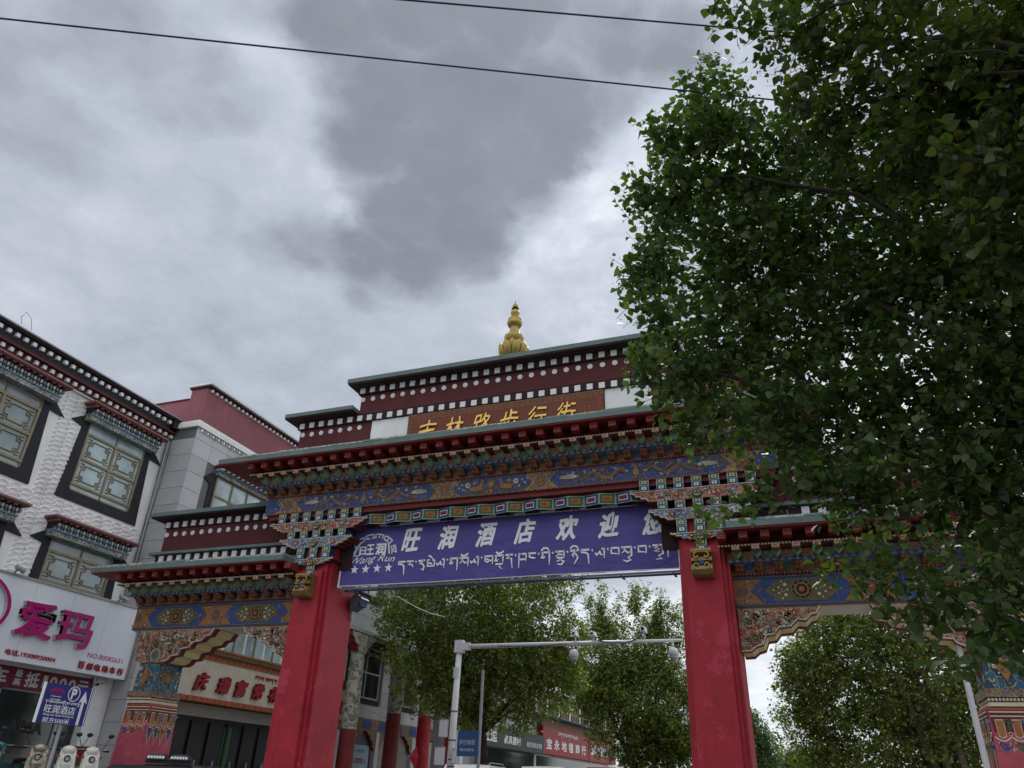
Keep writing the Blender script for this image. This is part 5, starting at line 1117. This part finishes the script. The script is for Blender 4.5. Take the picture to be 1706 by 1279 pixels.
# ------------------------------------------------------------------ scooters
def scooter(name, label, loc, rot, body, group):
    t = thing(name, label, 'scooter', loc, group, local=True, rot=rot); LOCAL.add(t.name)
    # front of the scooter looks to +x of its own frame
    b = MB(); b.prism([(.48, .25), (.60, .42), (.50, .80), (.40, 1.02), (.30, 1.05), (.34, .75), (.30, .32), (.10, .27), (-.25, .27), (-.30, .60), (-.75, .74), (-.80, .62), (-.62, .45), (-.40, .22), (.10, .18)], 'y', -.15, .15, body)
    b.sphere((.43, 0, .74), .15, 12, body, 1.5); b.taper(-.80, -.30, -.13, .13, .42, -.86, -.26, -.15, .15, .72, body); b.build('body', t, smooth=False)
    b = MB(); b.lathe([(.05, -.09), (.10, -.06), (.115, .0), (.10, .05), (.05, .08), (.01, .09)], (.38, 0, 1.02), 14, body, 1.25); b.build('handlebar_cover', t, smooth=True)
    b = MB(); b.tube([(.47, 0, .86), (.585, 0, .85)], [.07, .062], 14, black); b.tube([(.50, -.17, .90), (.53, -.19, .90)], .03, 8, orange); b.tube([(.50, .17, .90), (.53, .19, .90)], .03, 8, orange); b.build('headlight', t)
    b = MB(); b.taper(.44, .50, -.20, .20, .50, .36, .44, -.16, .16, .96, body); b.prism([(.50, .48), (.56, .52), (.51, .80), (.47, .80)], 'y', -.08, .08, black); b.build('apron', t)
    b = MB(); b.tube([(.583, 0, .85), (.592, 0, .85)], .040, 14, steel); b.build('headlight_lens', t)
    b = MB(); b.tube([(.28, -.34, 1.03), (.34, -.12, 1.05), (.34, .12, 1.05), (.28, .34, 1.03)], .017, 6, black); b.tube([(.27, -.36, 1.03), (.30, -.24, 1.035)], .024, 8, black); b.tube([(.27, .36, 1.03), (.30, .24, 1.035)], .024, 8, black)
    b.tube([(.42, -.30, 1.05), (.36, -.15, 1.04)], .008, 4, steel); b.tube([(.42, .30, 1.05), (.36, .15, 1.04)], .008, 4, steel); b.build('handlebar', t)
    for s in (-1, 1):
        b = MB(); b.tube([(.33, s*.2, 1.05), (.32, s*.28, 1.20), (.31, s*.31, 1.29)], .008, 5, black); b.sphere((.31, s*.33, 1.33), .065, 10, black, .7); b.build('mirror', t)
    b = MB(); b.prism([(-.15, .72), (-.2, .80), (-.5, .82), (-.82, .84), (-.86, .78), (-.5, .72)], 'y', -.14, .14, black); b.build('seat', t)
    for x in (.62, -.62):
        b = MB(); n = 20
        b.prism([(x+.24*math.cos(2*math.pi*k/n), .24+.24*math.sin(2*math.pi*k/n)) for k in range(n)], 'y', -.05, .05, black); w_ = b.build('wheel', t)
        b = MB(); b.prism([(x+.13*math.cos(2*math.pi*k/n), .24+.13*math.sin(2*math.pi*k/n)) for k in range(n)], 'y', -.056, .056, steel); b.build('rim', w_)
    return t
mw = mat('scooter_white', (.70, .70, .66), .25, .05, 2, 0); mt = mat('scooter_teal', (.05, .16, .20), .2, .1, 2, 0, metal=.4); ms_ = mat('scooter_champagne', (.36, .33, .26), .25, .1, 2, 0, metal=.5); mr = mat('scooter_red', (.36, .01, .015), .25, .1, 2, 0)
GP = GZ+.56
b = MB(); b.box(-19.2, -14.95, -6.5, .2, GZ+.1, GP, paving); b.box(-19.2, -14.6, -6.6, .3, GZ+.1, GZ+.27, paving); struct('shop_terrace', b)
grp = 'scooters parked in front of the shop'
scooter('scooter', 'red scooter at the left edge of the picture below the shop window', (-15.9, -3.20, GP), R(-28), mr, grp)
scooter('scooter', 'dark teal scooter with a glossy front shield, second of the parked row', (-15.9, -2.55, GP), R(-60), mt, grp)
scooter('scooter', 'champagne coloured scooter standing under the blue parking sign', (-15.65, -1.95, GP), R(-40), ms_, grp)
scooter('scooter', 'white scooter with round headlight just right of the champagne scooter', (-15.45, -1.42, GP), R(-38), mw, grp)
scooter('scooter', 'white scooter with black handlebar at the right end of the row', (-15.30, -1.02, GP), R(-30), mw, grp)
bx = MB(); bx.box(-16.7, -16.3, -.1, .1, GZ+.1, 1.95, black); bx.box(-16.9, -16.2, -.30, -.1, 1.7, 2.0, dred); o = bx.build('notice_box'); tag(o, 'small dark red box on a stand at the foot of the gate column', 'box')

# ------------------------------------------------------------------ cars (only their roofs rise above the lower edge)
def car(name, label, loc, rot, paint, W=1.86, Lg=4.7, Ht=1.72, bar=False, rails=True):
    t = thing(name, label, 'car', loc, None, local=True, rot=rot); LOCAL.add(t.name)
    h = W/2; b = MB()
    pr = [(-Lg/2, .35), (-Lg/2-.02, .75), (-Lg/2+.10, 1.02), (Lg/2-1.1, 1.02), (Lg/2-.15, .88), (Lg/2, .70), (Lg/2, .35)]
    b.prism(pr, 'y', -h, h, paint)
    b.taper(-Lg/2+.12, Lg/2-1.15, -h+.04, h-.04, 1.02, -Lg/2+.52, Lg/2-1.95, -h+.20, h-.20, Ht-.04, paint)
    x0, x1 = -Lg/2+.52, Lg/2-1.95; n = 8
    vs = [(x0+(x1-x0)*i/n, s*(h-.20)*k, Ht-.045+.055*math.sin(math.pi*i/n)**.6*(1-.6*k*k)) for i in range(n+1) for s, k in ((-1, 1), (-1, .5), (1, 0), (1, .5), (1, 1))]
    b.add(vs, [(i*5+j, (i+1)*5+j, (i+1)*5+j+1, i*5+j+1) for i in range(n) for j in range(4)], paint); b.build('body', t)
    for s in (-1, 1):
        b = MB(); b.add([(-Lg/2+.40, s*(h-.055), 1.06), (Lg/2-1.38, s*(h-.055), 1.06), (Lg/2-1.98, s*(h-.178), Ht-.12), (-Lg/2+.60, s*(h-.178), Ht-.12)], [(0, 1, 2, 3) if s < 0 else (3, 2, 1, 0)], paned); b.build('side_window', t)
        if rails: b = MB(); b.tube([(x0+.1, s*(h-.26), Ht-.01), (x0+.3, s*(h-.25), Ht+.05), (x1-.3, s*(h-.25), Ht+.05), (x1-.05, s*(h-.26), Ht-.01)], .018, 6, steel); b.build('roof_rail', t)
        b = MB(); b.box(Lg/2-.10, Lg/2+.012, s*h*.78-.16, s*h*.78+.16, .66, .80, signw); b.build('headlight', t)
        b = MB(); b.box(-Lg/2-.03, -Lg/2+.05, s*h*.85-.10, s*h*.85+.10, .72, .95, signr); b.build('tail_light', t)
    b = MB(); b.add([(Lg/2-1.17, -h+.12, 1.07), (Lg/2-1.17, h-.12, 1.07), (Lg/2-1.915, h-.26, Ht-.09), (Lg/2-1.915, -h+.26, Ht-.09)], [(0, 1, 2, 3)], paned); b.build('windscreen', t)
    b = MB(); b.add([(-Lg/2+.135, -h+.12, 1.1), (-Lg/2+.50, -h+.26, Ht-.1), (-Lg/2+.50, h-.26, Ht-.1), (-Lg/2+.135, h-.12, 1.1)], [(0, 1, 2, 3)], paned); b.build('rear_window', t)
    for x in (-Lg/2+.85, Lg/2-.9):
        for s in (-1, 1):
            n = 20; b = MB(); b.prism([(x+.34*math.cos(2*math.pi*k/n), .34+.34*math.sin(2*math.pi*k/n)) for k in range(n)], 'y', s*h-.11, s*h+.02*s+.09, black); w_ = b.build('wheel', t)
            b = MB(); b.prism([(x+.2*math.cos(2*math.pi*k/n), .34+.2*math.sin(2*math.pi*k/n)) for k in range(n)], 'y', s*h-.12, s*h+.02*s+.10, steel); b.build('rim', w_)
    if bar:
        for s in (-1, 1):
            b = MB(); y0, y1 = sorted((s*.03, s*.33)); b.taper(-.1, .22, y0, y1, Ht+.055, -.04, .16, y0+.05, y1-.05, Ht+.135, black)
            for k in range(6): y = y0+.03+k*.045; b.box(.19, .212, y, y+.032, Ht+.07, Ht+.105, printw)
            b.build('roof_lamp', t)
        b = MB(); b.box(-.0, .10, -.36, .36, Ht+.0, Ht+.06, black); b.build('roof_bar', t)
    return t
cp_b = mat('car_black', (.012, .012, .015), .15, .1, 1, 0, spec=.6); cp_w = mat('car_white', (.74, .74, .72), .18, .05, 1, 0, spec=.6); cp_r = mat('car_red', (.25, .01, .02), .2, .1, 1, 0, spec=.6)
car('black_car', 'black car with twin roof lamps in front of the left gate column', (-9.9, -4.3, GZ), R(-64), cp_b, Ht=1.36, bar=True, rails=False)
car('white_car', 'white estate car with roof rails beyond the gate near the gantry pole', (-11.3, 11.2, GZ), R(-84), cp_w, W=1.95, Lg=4.6, Ht=1.86)
car('white_car', 'second white car just right of the one with roof rails', (-9.15, 12.6, GZ), R(-92), cp_w, W=1.8, Lg=4.4, Ht=1.90, rails=False)
car('red_car', 'dark red car farthest along the street beyond the white cars', (-8.1, 17.5, GZ), R(-88), cp_r, Ht=2.05, rails=False)

# ------------------------------------------------------------------ trees
def leaf_template(kind):
    if kind == 'full':   # heart shaped, toothed, folded along the midrib
        v = np.array([(0, 0, 0), (.10, .34, .05), (.34, .50, .07), (.62, .34, .04), (1.0, 0, -.10), (.62, -.34, .04), (.34, -.50, .07), (.10, -.34, .05), (.42, 0, -.02)])
        f = [(0, 8, 1), (1, 8, 2), (2, 8, 3), (3, 8, 4), (4, 8, 5), (5, 8, 6), (6, 8, 7), (7, 8, 0)]
    elif kind == 'mid':
        v = np.array([(0, 0, 0), (.35, .42, .05), (1, 0, -.06), (.35, -.42, .05)]); f = [(0, 2, 1), (0, 3, 2)]
    else:
        v = np.array([(0, 0, 0), (.5, .30, .04), (1, 0, -.05), (.5, -.30, .04)]); f = [(0, 2, 1), (0, 3, 2)]
    return v, f
def leaves_mesh(name, pos, dirs, nrm, size, kind, m):
    v, f = leaf_template(kind); n = len(pos)
    d = dirs/np.linalg.norm(dirs, axis=1, keepdims=True); s = np.cross(nrm, d); s /= np.linalg.norm(s, axis=1, keepdims=True)+1e-9; u = np.cross(d, s)
    q = np.random.RandomState(n % 9973); zz = q.uniform(-1.2, 3.2, n) if n > 1 else np.ones(1); ww = q.uniform(.72, 1.12, n) if n > 1 else np.ones(1)
    V = pos[:, None, :]+size[:, None, None]*(v[None, :, 0:1]*d[:, None, :]+v[None, :, 1:2]*ww[:, None, None]*s[:, None, :]+v[None, :, 2:3]*zz[:, None, None]*u[:, None, :])
    F = (np.array(f)[None]+(np.arange(n)*len(v))[:, None, None]).reshape(-1, 3)
    me = bpy.data.meshes.new(name); me.vertices.add(n*len(v)); me.vertices.foreach_set('co', V.ravel().astype(np.float32))
    me.loops.add(F.size); me.loops.foreach_set('vertex_index', F.ravel().astype(np.int32)); me.polygons.add(len(F))
    me.polygons.foreach_set('loop_start', np.arange(0, F.size, 3, dtype=np.int32)); me.polygons.foreach_set('loop_total', np.full(len(F), 3, dtype=np.int32))
    me.materials.append(m); me.update(calc_edges=True); return me
def grow(rs, lobes, density, size, per=9, twig=.38, flat=.55, upw=.35, surf=.45):
    """twigs with leaves along them, spread through ellipsoid lobes; returns leaves and twig lines"""
    P = []; D = []; Nn = []; S = []; T = []
    for x, y, z, r in lobes:
        k = max(3, int(density*r**2.35)); 
        u = rs.normal(size=(k, 3)); u /= np.linalg.norm(u, axis=1, keepdims=True)
        rad = rs.uniform(0, 1, k)**surf; a = u*rad[:, None]*r; a[:, 1] *= 1.15
        base = np.array((x, y, z))+a
        dr = u*.8+rs.normal(size=(k, 3))*.6+np.array((0, 0, upw)); dr /= np.linalg.norm(dr, axis=1, keepdims=True)
        tl = twig*rs.uniform(.6, 1.3, k)
        for i in range(k): T.append((base[i]-dr[i]*tl[i]*.6, base[i]+dr[i]*tl[i]*.4))
        for j in range(per):
            t = (j+rs.uniform(-.4, .4, k))/per; p = base+dr*((t-.6)*tl)[:, None]
            side = np.cross(dr, rs.normal(size=(k, 3))); side /= np.linalg.norm(side, axis=1, keepdims=True)+1e-9
            ld = side*1.0+dr*.5+np.array((0, 0, -.45)); nn = rs.normal(size=(k, 3))*flat+np.array((0, 0, 1.0))
            P.append(p+side*size*.45); D.append(ld); Nn.append(nn); S.append(size*rs.uniform(.4, 1.35, k))
    return np.concatenate(P), np.concatenate(D), np.concatenate(Nn), np.concatenate(S), T
def limb(a, b_, r0, r1, rs, wob=.06, n=7):
    a, b_ = np.array(a, float), np.array(b_, float); L_ = np.linalg.norm(b_-a); pts = []; off = rs.normal(size=3)*wob*L_
    for i in range(n+1):
        t = i/n; p = a+(b_-a)*t+off*math.sin(math.pi*t)+rs.normal(size=3)*wob*.12*L_*(0 < i < n)+np.array((0, 0, .10*L_*math.sin(math.pi*t)))
        pts.append(tuple(p))
    return pts, [r0+(r1-r0)*(i/n)**.8 for i in range(n+1)]
def tree(label, base, fork, lobes, seed, m, density, size, kind, tr=.16, bk=None, limbs=None, group=None, singles=0, twigs=True, per=9, name='broadleaf_tree', flat=.55, ntrunk=1, lr=.3, **kw):
    rs = np.random.RandomState(seed); t = thing(name, label, 'tree', base, group); bk = bk or bark
    b = MB(); p, r = limb(base, fork, tr*1.25, tr*.85, rs, .03); b.tube([(p[0][0], p[0][1], p[0][2]-.2)]+p, [tr*1.6]+r, 12, bk); tk = b.build('trunk', t, smooth=True)
    for k in range(1, ntrunk):
        b = MB(); bb = (base[0]+rs.uniform(-.5, .5), base[1]+rs.uniform(-.4, .4), base[2]-.1); p, r = limb(bb, (fork[0]+rs.uniform(-1.0, 1.0), fork[1]+rs.uniform(-.5, .5), fork[2]+rs.uniform(0, 1.5)), tr*.9, tr*.5, rs, .04); b.tube(p, r, 9, bk); b.build('trunk', t, smooth=True)
    lob = sorted(lobes, key=lambda q: -q[3]); ends_ = []
    tips_ = limbs or lob[:14]
    for i, q in enumerate(tips_):
        b = MB(); p, r = limb(fork, q[:3], tr*.55*min(1, .5+q[3]*lr), tr*.07, rs, .07, 9); b.tube(p, r, 8, bk)
        for j in range(3):
            s = p[3+j*2]; e = np.array(s)+rs.normal(size=3)*.5*q[3]+(np.array(q[:3])-np.array(fork))*.12; pp, rr_ = limb(s, e, r[3+j*2]*.55, tr*.05, rs, .08, 5); b.tube(pp, rr_, 6, bk)
        b.build('branch', t, smooth=True)
    P, D, Nn, S, T = grow(rs, lobes, density, size, per=per, flat=flat, **kw)
    if singles:                                    # the leaves that hang nearest the street are separate objects
        cpos = np.array((0, -15, EYE)); d_ = np.linalg.norm(P-cpos, axis=1); idx = np.argsort(d_); inview = [i for i in idx if P[i][0] < 2.2+.35*(P[i][2]-3)][:singles]
        keep = np.ones(len(P), bool); keep[inview] = False
        tm = [leaves_mesh('leaf', np.zeros((1, 3)), np.array([[1., 0, -.1*k]]), np.array([[0, .12*k, 1.]]), np.array([1.0]), kind, m) for k in range(4)]
        for k, i in enumerate(inview):
            dd = Vector(D[i]).normalized(); s_ = Vector(Nn[i]).cross(dd).normalized(); uu = dd.cross(s_)
            M = Matrix((dd, s_, uu)).transposed(); inst(tm[k % 4], 'leaf', t, loc=tuple(P[i]), rot=tuple(M.to_euler()), scale=(S[i],)*3)
        P, D, Nn, S = P[keep], D[keep], Nn[keep], S[keep]
    o = inst(leaves_mesh('foliage', P, D, Nn, S, kind, m), 'crown', t, kind='stuff')
    if twigs:
        b = MB()
        for a_, c_ in T: b.tube([tuple(a_), tuple(c_)], [size*.045, size*.02], 3, bk)
        b.build('twigs', t, kind='stuff')
    return len(P)
T1 = [(-0.21, -7.8, 9.57, 0.55), (-0.73, -8, 8.79, 0.44), (-0.9, -8, 7.89, 0.55), (-1.06, -8.2, 6.86, 0.39), (-1.07, -8.2, 6.13, 0.36), (-0.87, -8.1, 5.41, 0.47), (-0.23, -7.6, 8.34, 0.83), (-0.23, -7.5, 7.01, 0.92), (-0.27, -7.7, 5.75, 0.71), (-0.77, -8.3, 4.71, 0.28), (-0.06, -8, 4.79, 0.53), (0.75, -7.2, 8.82, 0.85), (0.63, -7.2, 7.48, 0.94), (0.6, -7.5, 5.94, 0.84), (0.58, -8, 4.7, 0.62), (0.69, -8.2, 3.9, 0.47), (0.18, -8.4, 4.05, 0.29), (-0.58, -8.8, 3.65, 0.09), (-0.38, -8.7, 3.75, 0.14), (-0.16, -8.6, 3.87, 0.2), (1.75, -7.4, 7.93, 0.91), (1.54, -7.6, 6.3, 0.88), (1.38, -8, 4.9, 0.78), (1.39, -8.2, 3.95, 0.66), (0.54, -8.6, 3.11, 0.23), (0.26, -8.7, 3.15, 0.13), (0.89, -8.6, 2.89, 0.34), (1.31, -8.6, 2.92, 0.4), (1.34, -8.8, 2.58, 0.29), (2.39, -7.6, 7.13, 0.96), (2.38, -7.8, 5.7, 0.86), (2.05, -8, 4.51, 0.78), (3.06, -7.8, 6.04, 0.96), (2.55, -8, 4.44, 0.81), (2.03, -8.4, 3.33, 0.68), (0.95, -9, 2.4, 0.12), (-0.13, -8.4, 8.43, 0.42), (-1.3, -7.9, 6.88, 0.28), (-1.28, -7.7, 5.84, 0.31)]
T2 = [(0.02, -9.8, 8.64, 0.17), (0.33, -9.8, 8.22, 0.22), (0.71, -9.6, 8.0, 0.44), (1.22, -9.5, 8.13, 0.55), (0.5, -9.7, 7.21, 0.17), (0.89, -9.5, 7.09, 0.41), (1.58, -9.6, 7.34, 0.67), (1.9, -9.7, 6.73, 0.65), (2.37, -9.7, 7.05, 0.75), (1.73, -9.8, 5.69, 0.55), (1.31, -9.6, 6.4, 0.43), (0.88, -9.6, 9.2, 0.63), (1.79, -9.6, 8.92, 0.83), (2.73, -9.6, 8.6, 0.89), (2.58, -9.8, 6.1, 0.77), (1.87, -9.9, 5.06, 0.46), (3.06, -9.7, 7.43, 0.89)]
T1x = [(3.9, -7.2, 7.6, 1.1), (4.4, -7.8, 6.2, 1.1), (4.9, -8.4, 7.4, 1.1), (3.2, -7.2, 8.6, 1.0)]
T2x = [(3.8, -10.2, 7.6, 1.0), (4.4, -10.9, 8.4, 1.1), (4.0, -11, 6.6, .9)]
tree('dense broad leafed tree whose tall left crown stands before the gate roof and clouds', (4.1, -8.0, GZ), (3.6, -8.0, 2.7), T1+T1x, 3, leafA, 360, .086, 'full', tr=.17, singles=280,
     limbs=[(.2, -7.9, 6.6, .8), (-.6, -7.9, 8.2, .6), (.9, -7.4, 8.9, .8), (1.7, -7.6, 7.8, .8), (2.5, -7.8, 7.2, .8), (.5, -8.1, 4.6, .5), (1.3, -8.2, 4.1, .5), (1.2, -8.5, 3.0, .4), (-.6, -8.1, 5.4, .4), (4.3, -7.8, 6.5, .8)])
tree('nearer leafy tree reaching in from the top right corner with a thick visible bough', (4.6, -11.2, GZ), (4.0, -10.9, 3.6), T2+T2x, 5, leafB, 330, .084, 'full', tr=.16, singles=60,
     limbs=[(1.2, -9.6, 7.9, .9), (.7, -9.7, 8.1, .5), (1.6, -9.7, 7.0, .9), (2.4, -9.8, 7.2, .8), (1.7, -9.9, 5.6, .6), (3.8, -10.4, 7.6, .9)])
A_ = [(-12.91, 15, 8.27, 3.09), (-15.14, 14, 6.92, 1.89), (-14.17, 13.5, 5.2, 1.55), (-10.34, 14, 6.8, 2.15), (-9.8, 14, 5.23, 1.62), (-12.74, 15, 5.38, 2.34), (-12.72, 15.5, 11.3, 2.6), (-15.8, 15, 9.75, 1.64), (-9.69, 15, 9.39, 1.39), (-12.91, 15, 4.3, 1.0), (-10.5, 14, 4.1, .9)]
B_ = [(-9.14, 29, 8.2, 2.2), (-10.68, 28, 6.98, 1.99), (-7.69, 29, 7.39, 1.83), (-9.41, 28, 5.16, 2.74), (-7.2, 28, 4.6, 1.89), (-11.59, 29, 9.41, 1.23), (-11.2, 29, 11.11, 0.6), (-11.3, 29, 10.4, .8), (-9.04, 29, 11.03, 0.7), (-7.72, 29, 10.98, 0.5), (-7.8, 29, 10.1, .9), (-6.73, 29, 9.29, 0.85), (-8.21, 28, 3.45, 2.0)]
C_ = [(0.65, 15, 6.08, 1.71), (2.32, 15, 6.66, 1.9), (-0.12, 14.5, 4.83, 1.25), (1.15, 15, 4.31, 1.85), (3.18, 15, 5.26, 2.04), (3.99, 15, 3.97, 1.77), (2.0, 15, 2.86, 1.98), (0.2, 14.6, 3.16, 0.8), (4.83, 15, 6.2, 1.22), (-0.37, 14.5, 5.82, 0.81), (5.12, 15, 2.94, 1.52), (2.18, 16, 8.0, 1.3), (4.4, 16, 8.2, 1.4), (1.2, 15.5, 7.4, .8)]
A2 = [(-8.6, 14, 6.76, 1.05), (-8.84, 14, 5.44, 1.03), (-16.8, 14.5, 8.32, 1.1)]
B2 = [(-11.55, 28, 6.36, 1.66), (-6.6, 29, 6.46, 1.14), (-6.79, 28, 3.76, 1.55), (-10.6, 29, 9.9, 1.0), (-8.21, 29, 9.8, 1.0), (-6.98, 29, 10.62, 0.48), (-8.48, 29, 11.87, 0.42), (-11.93, 29, 11.49, 0.5), (-10.9, 29, 12.0, .35), (-9.1, 29, 12.3, .35), (-9.1, 29, 11.6, .5), (-7.6, 29, 11.9, .3), (-7.6, 29, 11.3, .4), (-11.2, 29, 12.3, .3), (-6.6, 29, 10.3, .45), (-6.5, 29, 10.9, .3), (-10.1, 29, 11.0, .4), (-10.1, 29, 11.7, .28)]
C2 = [(-0.6, 15, 4.31, 1.05), (-0.56, 15, 3.17, 1.13), (-0.65, 14.5, 5.23, 0.74), (0.5, 15, 2.65, 1.21), (3.53, 15, 7.03, 1.26), (5.32, 15, 5.25, 1.19), (3.38, 15, 2.72, 1.74), (6.13, 15, 4.34, 1.54), (0.38, 15, 6.91, 1.2)]
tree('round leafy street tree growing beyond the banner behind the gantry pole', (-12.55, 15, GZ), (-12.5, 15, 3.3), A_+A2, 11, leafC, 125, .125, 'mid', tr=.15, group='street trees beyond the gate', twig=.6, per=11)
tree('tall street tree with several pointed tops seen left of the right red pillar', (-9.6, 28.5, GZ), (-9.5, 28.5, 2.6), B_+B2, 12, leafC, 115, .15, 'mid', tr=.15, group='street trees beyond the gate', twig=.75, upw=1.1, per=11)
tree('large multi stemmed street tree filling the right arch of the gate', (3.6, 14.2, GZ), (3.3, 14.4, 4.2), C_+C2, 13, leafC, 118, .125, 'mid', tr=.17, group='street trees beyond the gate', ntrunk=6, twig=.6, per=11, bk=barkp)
def willow(label, lobes, base, seed):
    tree(label, base, (base[0], base[1], base[2]+2.5), lobes, seed, leafD, 60, .28, 'narrow', tr=.2, twigs=False, per=12, twig=1.3, upw=-1.0, group='street trees beyond the gate')
willow('pale drooping tree low beside the foot of the right red pillar', [(-5.5, 60, 6.4, 1.6), (-5.3, 60, 5.0, 2.0), (-5.7, 60, 7.7, .8), (-5.4, 60, 3.2, 2.2)], (-5.5, 60, GZ), 21)
willow('small pale far tree low in the gap left of the right arch tree', [(-2.6, 80, 5.3, 1.3), (-3.9, 80, 4.6, 1.3), (-1.6, 80, 4.6, 1.4), (-2.8, 80, 3.2, 2.0)], (-2.8, 80, GZ), 22)
